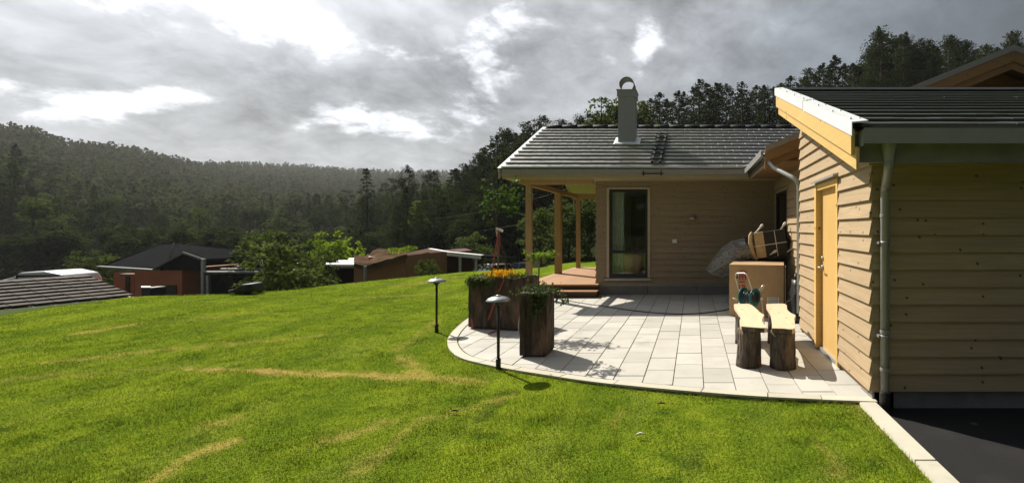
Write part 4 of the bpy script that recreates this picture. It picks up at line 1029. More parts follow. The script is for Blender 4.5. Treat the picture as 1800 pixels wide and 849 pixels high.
for px in np.arange(808, 1960, 10):
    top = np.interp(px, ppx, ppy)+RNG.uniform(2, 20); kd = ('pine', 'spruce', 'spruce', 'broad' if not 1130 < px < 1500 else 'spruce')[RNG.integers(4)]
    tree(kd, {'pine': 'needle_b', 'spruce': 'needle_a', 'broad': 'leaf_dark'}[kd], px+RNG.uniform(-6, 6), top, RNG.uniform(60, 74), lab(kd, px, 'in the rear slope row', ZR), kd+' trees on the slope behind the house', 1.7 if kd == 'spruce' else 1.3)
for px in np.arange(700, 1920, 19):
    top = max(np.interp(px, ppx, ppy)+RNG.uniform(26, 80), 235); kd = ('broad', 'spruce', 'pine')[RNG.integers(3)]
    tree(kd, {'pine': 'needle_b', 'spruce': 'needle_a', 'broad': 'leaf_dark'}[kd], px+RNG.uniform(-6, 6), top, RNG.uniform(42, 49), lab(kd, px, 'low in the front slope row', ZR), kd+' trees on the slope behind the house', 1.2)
tree('broad', 'leaf_mid', 1060, 166, 42, 'broad rounded silvery green tree rising left of the chimney', None, 1.25, idx=0)
tree('broad', 'leaf_mid', 1086, 164, 44, 'broad green leafy tree standing directly behind the chimney', None, 1.2, idx=2)
tree('broad', 'leaf_mid', 1128, 172, 43, 'broad green leafy tree showing just right of the chimney top', None, 1.1, idx=1)
prof_l = [(-60, 250), (0, 268), (28, 256), (60, 285), (100, 300), (150, 312), (210, 330), (270, 342), (330, 350), (380, 345), (430, 352), (480, 350), (530, 345), (580, 350), (620, 335), (650, 330), (690, 318), (740, 312), (780, 312), (820, 305)]
lx = [p[0] for p in prof_l]; ly = [p[1] for p in prof_l]
LL = {'pine': 'dark pine in the valley wood beyond the neighbouring houses', 'spruce': 'dark spruce in the valley wood beyond the neighbouring houses', 'broad': 'dark leafy tree in the valley wood beyond the neighbouring houses'}
for (Y, stp_, lift_) in ((118, 19, 0), (96, 21, 18), (76, 25, 42)):
    for px in np.arange(-70, 830, stp_):
        top = np.interp(px, lx, ly)+RNG.uniform(-10, 16)+lift_; kd = ('broad', 'broad', 'spruce', 'pine')[RNG.integers(4)]
        tree(kd, {'pine': 'needle_b', 'spruce': 'needle_a', 'broad': 'leaf_mid' if RNG.random() < .3 else 'leaf_dark'}[kd], px+RNG.uniform(-6, 6), top, Y*RNG.uniform(.93, 1.07), lab(kd, px, {118: 'in the farthest valley wood row', 96: 'in the middle valley wood row', 76: 'in the nearest valley wood row'}[Y], ZL), kd+' trees of the valley wood', 1.25 if kd == 'broad' else 1.05)  # lighter leaf material paints some broadleaf crowns as sunlit
for px in np.arange(-60, 930, 30):
    top = 405+RNG.uniform(-16, 14); 
    tree('bush' if RNG.random() < .5 else 'broad', 'leaf_dark', px+RNG.uniform(-8, 8), top, RNG.uniform(50, 60), 'dark low growth at the foot of the valley wood '+zone(px, ZL), 'dark growth at the foot of the wood', 1.5)
tree('spruce', 'needle_a', 645, 296, 66, 'tall dark spruce with a pointed top standing above the brown neighbouring house', None, 1.25, idx=0)
tree('pine', 'needle_a', 716, 290, 68, 'round topped dark pine above the flat white edged neighbouring roof', None, 1.1, idx=1)
tree('pine', 'needle_a', 762, 300, 70, 'slim dark pine between the round topped pine and the porch', None, 1.0, idx=2)
tree('spruce', 'needle_a', 28, 253, 92, 'tallest pointed spruce at the far left of the valley wood', None, 1.0, idx=1)
tree('broad', 'leaf_mid', 62, 342, 62, 'large leafy tree with sunlit rim at the far left', None, 1.25, idx=2)
tree('broad', 'leaf_mid', 350, 360, 72, 'sunlit leafy tree in the wood above the red house', None, 1.1, idx=3)
tree('bush', 'leaf_lime', 600, 397, 29, 'small bright yellow green tree behind the striped neighbouring roof', None, .95, idx=0)
tree('broad', 'leaf_lime', 733, 348, 60, 'bright green tree top standing out in the dark wood', None, .8, idx=1)
tree('bush', 'leaf_mid', 180, 432, 33, 'dark round bush left of the red house', None, 1.0, idx=0)
tree('bush', 'leaf_mid', 470, 402, 30, 'leafy bush with bright top behind the big garden bush', None, 1.0, idx=1)
tree('bush', 'leaf_mid', 518, 411, 16.6, 'big round green bush at the lawn edge in front of the carports', None, 1.15, idx=2)
tree('bush', 'leaf_mid', 560, 440, 18.5, 'darker bush leaning on the right of the big garden bush', None, .9, idx=3)
tree('bush', 'leaf_lime', 395, 452, 40, 'low bright green bush behind the black carport', None, 1.3, idx=0)
tree('bush', 'leaf_lime', 437, 434, 40, 'narrow lime green conifer behind the black carport', None, .5, idx=1)
tree('bush', 'leaf_lime', 722, 424, 38, 'small light green bush above the mossy brown roof', None, .9, idx=2)
tree('bush', 'leaf_mid', 752, 452, 20.5, 'leafy bush in front of the dark red shed', None, .7, idx=1)
tree('bush', 'leaf_mid', 828, 408, 36, 'pale leafy bush behind the open white carport', None, 1.2, idx=3)
tree('bush', 'leaf_mid', 897, 395, 47, 'pale shrub behind the silver estate car', None, 1.0, idx=0)
for (px, top, Y, wd, lb) in ((952, 362, 26, 1.1, 'green shrub seen between the two front porch posts'), (1000, 342, 24, 1.1, 'tall willow like shrub behind the middle of the deck'), (1035, 338, 25, 1.2, 'tall willow like shrub beside the house wall behind the deck'), (975, 420, 23, 1.4, 'low dark shrub at the lawn edge behind the deck'), (1075, 350, 25, 1.2, 'shrub hidden behind the house corner')):
    if px < 1060: tree('bush', 'leaf_mid' if px != 975 else 'leaf_dark', px, top, Y, lb, None, wd)
# trees standing behind the viewpoint, mirrored in the panes
N = 60; Xf = RNG.uniform(-60, 60, N); Yf = RNG.uniform(-48, -30, N); hf = RNG.uniform(9, 15, N); KT = 160; f = RNG.random((N, KT)); an = RNG.random((N, KT))*6.283
rad = hf[:, None]*.26*np.sqrt(np.clip(1-(2*f-.9)**2, .05, 1)); ce = np.stack([Xf[:, None]+np.cos(an)*rad, Yf[:, None]+np.sin(an)*rad, hf[:, None]*(.03+.95*f)], -1).reshape(-1, 3)
V, F_, T = leaf_mesh(ce, np.repeat(hf*.13, KT), RNG.normal(.4, .25, N*KT), RNG, .75)
tag(link_mesh('rear_wood', np_mesh('rear_wood', V, F_, {'tone': T}), M['needle_a']), 'dark wood mirrored in the tall patio window', None, None, 'stuff')
# ------------------------------------------------------------------ far wooded hills: too many to count
N = 10500
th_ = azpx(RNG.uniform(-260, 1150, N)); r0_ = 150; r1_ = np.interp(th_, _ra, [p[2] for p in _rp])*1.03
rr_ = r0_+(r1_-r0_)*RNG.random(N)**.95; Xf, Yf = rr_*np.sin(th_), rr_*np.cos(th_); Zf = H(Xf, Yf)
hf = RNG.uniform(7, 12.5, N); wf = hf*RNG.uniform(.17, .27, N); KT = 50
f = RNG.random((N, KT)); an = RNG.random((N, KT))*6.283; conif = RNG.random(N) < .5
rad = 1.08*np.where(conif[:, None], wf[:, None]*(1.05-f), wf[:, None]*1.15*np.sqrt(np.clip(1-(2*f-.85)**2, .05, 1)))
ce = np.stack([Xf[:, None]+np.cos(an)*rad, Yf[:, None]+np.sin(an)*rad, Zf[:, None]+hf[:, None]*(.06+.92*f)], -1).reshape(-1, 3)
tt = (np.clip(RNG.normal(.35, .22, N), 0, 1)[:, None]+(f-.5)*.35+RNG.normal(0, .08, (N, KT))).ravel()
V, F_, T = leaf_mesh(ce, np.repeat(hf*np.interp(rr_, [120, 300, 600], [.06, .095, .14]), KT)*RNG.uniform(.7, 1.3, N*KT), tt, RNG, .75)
fo = link_mesh('hill_forest', np_mesh('hill_forest', V, F_, {'tone': T}), M['leaf_far_hazed']); tag(fo, 'mixed forest covering the far hills', None, None, 'stuff')

# ------------------------------------------------------------------ garden lamps
def lamp_parts(root):
    MB().tube([(0, 0, -.05), (0, 0, .735)], .0155, 12).build('pole', M['black_metal'], root)
    MB().lathe([(.0, .135), (.022, .135), (.0255, .13), (.0255, -.06), (.0, -.06)], n=14).build('sleeve', M['black_metal'], root)
    MB().lathe([(.0, .695), (.020, .695), (.024, .72), (.040, .725), (.050, .755), (.064, .76), (.064, .772), (.0, .772)], n=18).build('lamp_head', M['black_metal'], root)
    cp = MB().lathe([(.0, .806), (.04, .804), (.075, .796), (.105, .783), (.124, .764), (.126, .757), (.120, .757), (.095, .774), (.0, .782)], n=28).build('lamp_shade', M['cap_metal'], root)
    MB().lathe([(.0, .8165), (.026, .8165), (.028, .806), (.0, .803)], n=14).build('knob', M['cap_metal'], cp)
lp = G(876, 652, -.03); l1 = thing('garden_lamp', (lp.x, lp.y, -.03), 'nearer black bollard lamp with grey dome, in front of the wide planter', 'garden lamp', 'bollard lamps round the patio', local=True); lamp_parts(l1)
lp = G(767.5, 585, -.03); l2 = copy_tree(l1, loc=(lp.x, lp.y, -.035)); l2['label'] = 'bollard lamp standing alone on the lawn left of the wide planter'

# ------------------------------------------------------------------ log planters
def rough_side(p, q, h, nrm, seed, t=.06, nu=22, nv=26, amp=.046):
    """slab of bark sided log from p to q, outer face broken by ridges"""
    p, q, n = Vector(p), Vector(q), Vector(nrm); V = []; u_ = q-p
    top = lambda u: h+.012*mnoise.noise(Vector((u*6, seed, 1)))
    for j in range(nv+1):
        for i in range(nu+1):
            u, v = i/nu, j/nv; b = p+u_*u
            e = Vector((u*u_.length*5.5, v*h*1.6, seed*3.7)); d = mnoise.noise(e)*amp+mnoise.noise(e*2.9)*amp*.55-abs(mnoise.noise(Vector((u*u_.length*7, v*h*.8, seed+9))))*amp*.9
            edge = min(1, min(i, nu-i)/2.); d = d*edge+(-.006+.010*mnoise.noise(Vector((seed, v*5, i))))*(1-edge)
            V.append(b+n*d+Vector((0, 0, v*top(u))))
    base = len(V)
    for j in (0, nv):
        for i in range(nu+1): V.append(p+u_*(i/nu)-n*t+Vector((0, 0, (j/nv)*top(i/nu))))
    Fs = [(j*(nu+1)+i, j*(nu+1)+i+1, (j+1)*(nu+1)+i+1, (j+1)*(nu+1)+i) for j in range(nv) for i in range(nu)]
    for i in range(nu): Fs += [(nv*(nu+1)+i, nv*(nu+1)+i+1, base+nu+1+i+1, base+nu+1+i), (base+i, base+nu+1+i, base+nu+1+i+1, base+i+1), (i, base+i, base+i+1, i+1)]
    Fs += [tuple(j*(nu+1) for j in range(nv+1))+(base+nu+1, base), tuple(j*(nu+1)+nu for j in range(nv+1))[::-1]+(base+nu, base+2*nu+1)]
    return MB().add(V, Fs, False)
def planter(c, rot, w_, d_, h, label, seed):
    root = thing('log_planter', c, label, 'planter', 'log planters on the patio', local=True); root.rotation_euler = (0, 0, rot)
    a, b, cc, e = (-w_/2, -d_/2, .02), (w_/2, -d_/2, .02), (w_/2, d_/2, .02), (-w_/2, d_/2, .02)
    for k, (p, q, n) in enumerate(((a, b, (0, -1, 0)), (b, cc, (1, 0, 0)), (cc, e, (0, 1, 0)), (e, a, (-1, 0, 0)))):
        rough_side(p, q, h, n, seed+k*3.1, nu=max(10, int((Vector(q)-Vector(p)).length*36))).build('log_side', M['bark'], root)
    MB().box((-w_/2+.05, -d_/2+.05, .0), (w_/2-.05, d_/2-.05, h-.05)).build('soil', M['soil'], root)
    MB().box((-w_/2+.03, -d_/2+.03, -.004), (w_/2-.03, d_/2-.03, .03)).build('base', M['black'], root)
    return root
p1a, p1b = G(823, 577), G(908, 582); rot1 = math.atan2(p1b.y-p1a.y, p1b.x-p1a.x); w1 = (p1b-p1a).length; d1 = .60; h1 = .745
u1 = Vector((math.cos(rot1), math.sin(rot1), 0)); v1 = Vector((-math.sin(rot1), math.cos(rot1), 0)); c1 = p1a+u1*w1/2+v1*d1/2
planter(c1, rot1, w1, d1, h1, 'wide square planter of bark edged logs filled with yellow flowers', 1.3)
p2a, p2b = G(913, 628), G(955, 630); rot2 = R(3); w2 = .315; d2 = .36; h2 = .73
u2 = Vector((math.cos(rot2), math.sin(rot2), 0)); v2 = Vector((-math.sin(rot2), math.cos(rot2), 0)); c2 = p2a+u2*w2/2+v2*d2/2
planter(c2, rot2, w2, d2, h2, 'tall narrow planter of dark bark edged logs with trailing ivy', 5.9)

def plant_from(name, label, cat, base, parts, group=None):
    t = thing(name, base, label, cat, group)
    for nm, V, F_, T, mt in parts: link_mesh(nm, np_mesh(nm, V, F_, {'tone': T}), M[mt], t)
    return t
rng = np.random.default_rng(3)
# ivy in the tall planter
C = []; 
for k in range(420): C.append(c2+u2*rng.normal(0, .10)+v2*rng.normal(0, .11)+Vector((0, 0, h2-.01+abs(rng.normal(0, .05)))))
for s_ in range(16):
    st_ = c2+u2*rng.uniform(-.02, .15)-v2*(d2/2+.02)*rng.uniform(.9, 1.05)+Vector((0, 0, h2+.02)); L = rng.uniform(.05, .30)
    for k in range(int(L*90)): C.append(st_+u2*rng.normal(0, .016)-v2*abs(rng.normal(.012, .012))-Vector((0, 0, L*rng.random())))
for s_ in range(7):
    st_ = c2+u2*(w2/2)+v2*rng.uniform(-.15, .1)+Vector((0, 0, h2+.01)); L = rng.uniform(.10, .26)
    for k in range(int(L*110)):
        t = rng.random(); C.append(st_+u2*(L*t*.8)+v2*rng.normal(0, .02)+Vector((0, 0, .05*math.sin(t*3)-.16*t*t+rng.normal(0, .012))))
V, F_, T = leaf_mesh(np.array([tuple(x) for x in C]), rng.uniform(.022, .046, len(C)), rng.normal(.42, .25, len(C)), rng, .8)
plant_from('ivy', 'variegated ivy trailing over the rim of the tall narrow planter', 'ivy', tuple(c2+Vector((0, 0, h2))), [('leaves', V, F_, T, 'leaf_ivy')])
# small tree in the tall planter
sb = c2+v2*.02+Vector((0, 0, h2-.05)); stp2 = P(948, 452, sb.y+.02)
t = thing('small_tree', tuple(sb), 'thin young tree with bright green drooping leaves growing in the tall planter', 'tree')
mb = MB().tube([sb, sb+Vector((.006, 0, .17)), stp2+Vector((0, 0, -.06)), stp2+Vector((.01, 0, .04))], [.011, .010, .009, .005], 7)
C = []
for k in range(15):
    an = rng.random()*6.283; L = rng.uniform(.12, .25); e = stp2+Vector((math.cos(an)*L*1.05, math.sin(an)*L, rng.uniform(-.05, .06)))
    mb.tube([stp2+Vector((0, 0, -.03)), stp2.lerp(e, .5)+Vector((0, 0, .03)), e], [.004, .003, .002], 4)
    for q in range(15):
        tq = rng.uniform(.25, 1.05); C.append(tuple(stp2.lerp(e, tq)+Vector((rng.normal(0, .022), rng.normal(0, .022), -.012+rng.normal(0, .018)+.03*math.sin(tq*3)))))
mb.build('stem', M['stake'], t); C = np.array(C)
V, F_, T = leaf_mesh(C, rng.uniform(.035, .068, len(C)), rng.normal(.5, .25, len(C)), rng, .5, (0, 0, 1), .5); link_mesh('leaves', np_mesh('leaves', V, F_, {'tone': T}), M['leaf_bright'], t)
# flowers and green in the wide planter
tz = Vector((0, 0, h1)); C = []; n_ = 0
for k in range(900):
    C.append(c1+u1*rng.uniform(-.42, .40)+v1*rng.uniform(-.30, .27)+tz+Vector((0, 0, -.02+abs(rng.normal(0, .045)))))
for s_ in range(20):
    st_ = c1+u1*rng.uniform(-.43, .05)-v1*(d1/2+.02)+tz; L = rng.uniform(.04, .18)
    for k in range(int(L*160)): C.append(st_+u1*rng.normal(0, .022)-v1*abs(rng.normal(.01, .018))-Vector((0, 0, L*rng.random()-.02)))
for k in range(160): C.append(c1-u1*(w1/2+rng.uniform(-.02, .07))+v1*rng.uniform(-.28, .1)+tz+Vector((0, 0, rng.uniform(-.13, .05))))
V, F_, T = leaf_mesh(np.array([tuple(x) for x in C]), rng.uniform(.022, .05, len(C)), rng.normal(.35, .22, len(C)), rng, .55)
plant_from('trailing_plant', 'low green trailing plants spilling over the wide planter rim', 'plant', tuple(c1+tz), [('leaves', V, F_, T, 'leaf_mid')])
C = []; SC = []
for k in range(46):
    b = c1+u1*rng.normal(.0, .13)+v1*rng.uniform(-.27, .06)+tz; hh = rng.uniform(.06, .15)
    for q in range(26): C.append(tuple(b+Vector((rng.normal(0, .016), rng.normal(0, .016), hh*rng.uniform(.35, 1.0)))))
    for q in range(5): SC.append(tuple(b+Vector((rng.normal(0, .01), rng.normal(0, .01), hh*.4*rng.random()))))
V, F_, T = leaf_mesh(np.array(C), rng.uniform(.014, .028, len(C)), rng.normal(.55, .3, len(C)), rng, .7)
V2, F2, T2 = leaf_mesh(np.array(SC), .04, rng.normal(.4, .2, len(SC)), rng, .3)
plant_from('flower', 'yellow orange plume flowers blooming in the wide planter', 'flowers', tuple(c1+tz), [('petals', V, F_, T, 'leaf_flower'), ('stalks', V2, F2, T2, 'leaf_mid')])
# young tree with stake and red ties
tb = c1+u1*.02+v1*.12+tz-Vector((0, 0, .06)); Yt = tb.y; fk = P(872, 405, Yt); 
t = thing('young_tree', tuple(tb), 'young leafy tree tied to a stake in the wide planter', 'tree')
mb = MB().tube([tb, tb.lerp(fk, .5)+Vector((.012, 0, 0)), fk], [.016, .014, .013], 8)
cc = P(882, 348, Yt); C = []; TT = []
for k in range(17):
    an = rng.random()*6.283; rr = rng.uniform(.08, .40); e = cc+Vector((math.cos(an)*rr, math.sin(an)*rr*.9, rng.uniform(-.26, .36)*(1-.4*rr)))
    side = P(864, 376, Yt) if e.x < cc.x-.05 else P(872, 372, Yt)
    mb.tube([fk, side, side.lerp(e, .6)+Vector((0, 0, .05)), e], [.008, .006, .004, .002], 5)
    for q in range(30):
        C.append(tuple(side.lerp(e, rng.uniform(.45, 1.08))+Vector((rng.normal(0, .06), rng.normal(0, .06), rng.normal(0, .05))))); TT.append(rng.normal(.4, .25))
mb.build('trunk', M['trunk'], t); C = np.array(C)
V, F_, T = leaf_mesh(C, rng.uniform(.045, .085, len(C)), np.array(TT), rng, .55); link_mesh('leaves', np_mesh('leaves', V, F_, {'tone': T}), M['leaf_young'], t)
sx = P(876, 480, Yt-.05); sx2 = P(874.5, 402, Yt-.05)
MB().tube([Vector((sx.x, sx.y, h1-.1)), sx2], .014, 8).build('stake', M['stake'], t)
MB().box((-.055, -.015, -.017), (.055, .015, .017), Matrix.Rotation(R(24), 3, 'Y'), (0, 0, 0)).build('tie_block', M['white_plastic'], t).location = P(878, 404, Yt-.07)
def strap(pts, wd_, parent):
    V = []; pts = [Vector(p) for p in pts]
    for p in pts: V += [p-Vector((wd_/2, 0, 0)), p+Vector((wd_/2, 0, 0)), p+Vector((wd_/2, .004, 0)), p+Vector((-wd_/2, .004, 0))]
    Fs = []
    for i in range(len(pts)-1):
        for k in range(4): Fs.append((i*4+k, i*4+(k+1) % 4, i*4+4+(k+1) % 4, i*4+4+k))
    return MB().add(V, Fs).build('strap', M['red'], parent)
fy = lambda px: p1a.y+(XW(px, 6.95)-p1a.x)/(p1b.x-p1a.x)*(p1b.y-p1a.y)-.035
strap([P(877, 402, Yt-.08), P(873, 425, Yt-.12), P(866, 470, Yt-.32), P(862, 492, Yt-.36)], .018, t)
strap([P(877, 402, Yt-.075), P(879, 425, Yt-.075), P(876, 447, Yt-.075)], .014, t)
strap([P(886, 491, fy(886)), P(880, 505, fy(880)), P(876, 513, fy(876))], .020, t)
strap([P(871, 527, fy(871)), P(864, 546, fy(864)), P(858, 562, fy(858))], .019, t)
strap([P(829, 560, fy(829)), P(831, 576, fy(831))], .022, t)
a, b = G(857, 587), G(872, 582); MB().hexa([(a.x, a.y, .001), (a.x+.03, a.y-.01, .001), (b.x+.03, b.y, .001), (b.x, b.y+.02, .001), (a.x, a.y, .012), (a.x+.03, a.y-.01, .012), (b.x+.03, b.y, .014), (b.x, b.y+.02, .014)]).build('strap', M['red'], t)

# ------------------------------------------------------------------ benches of sawn plank on log legs
def bench(out, ztop, legs, label, seed):
    c = (sum(p[0] for p in out)/len(out), sum(p[1] for p in out)/len(out), 0)
    root = thing('log_bench', c, label, 'bench', 'plank benches on the patio')
    o = catmull(out+[out[0]], 4)[:-1]; n = len(o); zt = ztop
    prm = MB(); lo = [(p[0]*.985+c[0]*.015, p[1]*.995+c[1]*.005) for p in o]
    prm.add([(p[0], p[1], zt-.052) for p in lo]+[(p[0], p[1], zt-.006) for p in o]+[(p[0]*.99+c[0]*.01, p[1]*.997+c[1]*.003, zt) for p in o],
            [tuple(range(n))[::-1]]+[(i, (i+1) % n, n+(i+1) % n, n+i) for i in range(n)]+[(n+i, n+(i+1) % n, 2*n+(i+1) % n, 2*n+i) for i in range(n)]+[tuple(range(2*n, 3*n))])
    sob = prm.build('seat', M['bench_top'], root); sob.data.materials.append(M['bark_grey'])
    for pl_ in sob.data.polygons:
        if 1 <= pl_.index <= n and abs(pl_.normal.y) > .8: pl_.material_index = 1
    for (x, y, r, hh, sq) in legs:
        V = []; m, k = 22, 9
        for j in range(k):
            for i in range(m):
                an = 2*math.pi*i/m; v = j/(k-1)
                rad = r*(1+.07*(1-v))*(1+.10*mnoise.noise(Vector((math.cos(an)*2+seed, math.sin(an)*2+x*9, v*2.2)))+.07*mnoise.noise(Vector((an*5, seed, v*1.2))))
                if sq and math.cos(an-.2) > .2: rad *= 1+.10*mnoise.noise(Vector((an*9, v*9, seed)))
                V.append((x+math.cos(an)*rad, y+math.sin(an)*rad, v*(ztop-.053)))
        Fs = [(j*m+i, j*m+(i+1) % m, (j+1)*m+(i+1) % m, (j+1)*m+i) for j in range(k-1) for i in range(m)]+[tuple(range(m))[::-1], tuple(range((k-1)*m, k*m))]
        MB().add(V, Fs, True).build('leg', M['bark_grey'], root)
def g45(px, py): v = G(px, py, .45); return (v.x, v.y)
bench([g45(*p) for p in ((1303, 573), (1300, 563), (1303, 555), (1297, 546), (1290, 535), (1302, 534), (1318, 534.5), (1330, 543), (1338, 550), (1343.5, 553.5), (1341, 557), (1340, 566), (1347.5, 575.5), (1325, 575))], .45,
      [(.60, 5.13, .128, 0, False), (.66, 6.14, .115, 0, False)], 'left plank bench with wavy edges on two bark covered log legs', 2.2)
bench([g45(*p) for p in ((1357, 576.5), (1356.5, 562), (1354, 548), (1347, 536), (1352, 534), (1380, 534), (1384, 544), (1391, 550), (1398.5, 554), (1396, 560), (1397, 566), (1396, 577.5), (1377, 577))], .45,
      [(.965, 5.06, .130, 0, True), (1.09, 6.14, .115, 0, True)], 'right plank bench with flared edge on split log legs near the yellow door', 7.7)

# ------------------------------------------------------------------ big cardboard box with print and label
bx = thing('cardboard_box', (1.05, 8.2, 0), 'large brown cardboard box with red print standing against the wing wall', 'box')
th0 = R(-11); Rz_ = Matrix.Rotation(th0, 4, 'Z'); B0 = Matrix.Translation((.605, 8.02, 0)) @ Rz_; bw_, bd_, bhh = .92, .85, .875
mb = MB(); nu, nv = 8, 8; V = []
def bulge(u, v): return .014*math.sin(math.pi*u)*math.sin(math.pi*v)
def face(o, du, dv, nr, flip):
    b = len(V); o, du, dv, nr = Vector(o), Vector(du), Vector(dv), Vector(nr)
    vs = [B0 @ (o+du*(i/nu)+dv*(j/nv)+nr*bulge(i/nu, j/nv)) for j in range(nv+1) for i in range(nu+1)]
    mb.add(vs, [(j*(nu+1)+i, j*(nu+1)+i+1, (j+1)*(nu+1)+i+1, (j+1)*(nu+1)+i) for j in range(nv) for i in range(nu)])
face((0, 0, .01), (bw_, 0, 0), (0, 0, bhh), (0, -1, 0), 0); face((bw_, 0, .01), (0, bd_, 0), (0, 0, bhh), (1, 0, 0), 0)
face((bw_, bd_, .01), (-bw_, 0, 0), (0, 0, bhh), (0, 1, 0), 0); face((0, bd_, .01), (0, -bd_, 0), (0, 0, bhh), (-1, 0, 0), 0)
face((0, 0, bhh+.01), (bw_, 0, 0), (0, bd_, 0), (0, 0, 1), 0); face((0, bd_, .01), (bw_, 0, 0), (0, -bd_, 0), (0, 0, -.2), 0)
mb.build('carton', M['kraft'], bx)
MB().hexa([B0 @ Vector(p) for p in ((.0, .40, bhh+.026), (bw_, .40, bhh+.026), (bw_, .45, bhh+.026), (0, .45, bhh+.026), (.0, .40, bhh+.028), (bw_, .40, bhh+.028), (bw_, .45, bhh+.028), (0, .45, bhh+.028))]).build('tape', M['straw'], bx)
MB().hexa([B0 @ Vector(p) for p in ((bw_+.016, .02, .03), (bw_+.034, .02, .03), (bw_+.034, .022, bhh-.01), (bw_+.016, .022, bhh-.01), (bw_+.016, .30, .03), (bw_+.030, .30, .03), (bw_+.030, .30, bhh-.02), (bw_+.016, .30, bhh-.02))]).build('flap', M['kraft'], bx)
lab = MB().hexa([B0 @ Vector(p) for p in ((.645, -.018, .205), (.845, -.018, .205), (.845, -.0, .205), (.645, -.0, .205), (.645, -.018, .345), (.845, -.018, .345), (.845, -.0, .345), (.645, -.0, .345))]).build('shipping_label', M['paper'], bx)
ik = MB()
for r_ in range(5):
    x = .665
    while x < .82:
        L = rng.uniform(.008, .03); ik.hexa([B0 @ Vector((xx, yy, zz)) for xx, yy, zz in ((x, -.0195, .322-r_*.024), (x+L, -.0195, .322-r_*.024), (x+L, -.0185, .322-r_*.024), (x, -.0185, .322-r_*.024), (x, -.0195, .333-r_*.024), (x+L, -.0195, .333-r_*.024), (x+L, -.0185, .333-r_*.024), (x, -.0185, .333-r_*.024))]); x += L+rng.uniform(.005, .014)
ik.build('print', M['ink'], lab)
def text(body, size, mat4, mat, parent, name='print'):
    cu_ = bpy.data.curves.new(name, 'FONT'); cu_.body = body; cu_.size = size; cu_.align_x = 'CENTER'; cu_.align_y = 'CENTER'; cu_.extrude = .0006; cu_.offset = size*.02
    tmp = bpy.data.objects.new(name, cu_); COL.objects.link(tmp); bpy.context.view_layer.update()
    me = bpy.data.meshes.new_from_object(tmp.evaluated_get(bpy.context.evaluated_depsgraph_get())); bpy.data.objects.remove(tmp); bpy.data.curves.remove(cu_)
    me.transform(mat4); me.materials.clear(); return link_mesh(name, me, mat, parent)
for (s_, zz) in (('E', .745), ('E', .665), ('I', .59), ('G', .49)):
    text(s_, .15 if s_ != 'I' else .13, B0 @ Matrix.Translation((.225, -.0165, zz)) @ Matrix.Rotation(R(90), 4, 'X') @ Matrix.Rotation(R(90 if s_ != 'E' else -90), 4, 'Z') @ Matrix.Scale(1.1, 4), M['red_ink'], bx)

# ------------------------------------------------------------------ hose reel on its stand, hose across the patio
hr_ = thing('hose_reel', (.80, 7.15, 0), 'teal hose reel with chrome handle standing in front of the cardboard box', 'hose reel')
cA, cB = P(1307, 520, 7.2), P(1327, 523, 7.05); axd = (cB-cA).normalized()
def disc(c, r, t_, mat, name, parent):
    q = axd.to_track_quat('Z', 'Y').to_matrix().to_4x4(); mb = MB().lathe([(.0, -t_/2), (r*.9, -t_/2), (r, -t_*.3), (r, t_*.3), (r*.9, t_/2), (.0, t_/2)], n=24)
    mb.v = [tuple(Matrix.Translation(c) @ q @ Vector(v)) for v in mb.v]; return mb.build(name, mat, parent)
disc(cA, .135, .016, M['teal'], 'side_disc', hr_); disc(cB, .140, .016, M['teal'], 'side_disc', hr_)
disc(cB+axd*.012, .085, .02, M['black'], 'hub_cover', hr_); disc((cA+cB)/2, .062, (cB-cA).length-.02, M['teal'], 'drum', hr_)
qm = axd.to_track_quat('Z', 'Y').to_matrix().to_4x4(); hm = MB()
for k in range(6):
    c_ = cA.lerp(cB, (k+.8)/6.6); pts = [c_+(qm @ Vector((math.cos(a_)*(.082+.008*(k % 2)), math.sin(a_)*(.082+.008*(k % 2)), 0))) for a_ in np.linspace(0, 6.283, 19)]; hm.tube(pts, .011, 6)
hm.build('coiled_hose', M['hose'], hr_)
hp_ = [P(1299, 510, 7.22), P(1292.5, 488, 7.22), P(1293, 482, 7.22), P(1297, 480, 7.22), P(1308, 480, 7.1), P(1312, 482, 7.05), P(1315, 488, 7.03), P(1325, 519, 7.0)]
hn = MB().tube(hp_, .0075, 8).build('handle', M['chrome'], hr_)
MB().tube([P(1294, 488, 7.21), P(1297, 486.5, 7.21)], [.02, .024], 8).build('grip', M['black'], hn)
MB().tube([P(1334, 510, 7.0), P(1341, 501.5, 6.98), P(1344.5, 501, 6.98), P(1338, 511, 6.98), P(1334, 510.5, 7.0)], .007, 6).build('crank', M['chrome'], hr_)
MB().tube([P(1288, 524, 7.22), P(1296, 526, 7.22)], .010, 6).build('peg', M['chrome'], hr_)
lg = MB()
for (a_, b_) in ((P(1300, 530, 7.2), G(1293, 573)), (P(1311, 530, 7.2), G(1316, 571)), (P(1322, 535, 7.0), G(1318, 577)), (P(1339, 527, 7.0), G(1344, 577))): lg.tube([a_, b_+Vector((0, 0, .008))], .009, 6)
lg.build('stand', M['chrome'], hr_)
MB().lathe([(.0, 0), (.022, 0), (.022, .02), (.0, .02)], tuple(P(1339, 525, 6.98)), 10, axis='y').build('tap_joint', M['chrome'], hr_)
hs_ = [G(983, 526), G(1010, 531), G(1050, 537), G(1100, 545), G(1150, 550.5), G(1190, 552.5), G(1230, 551.5), G(1270, 546.5), G(1296, 541), G(1306, 547)]
sm = [Vector((p[0], p[1], .011)) for p in catmull([(v.x, v.y) for v in hs_], 6)]; sm.append(P(1312, 535, 7.1))
tag(MB().tube(sm, .0095, 6).build('garden_hose', M['hose']), 'thin dark garden hose lying in a long curve across the patio slabs', 'hose')

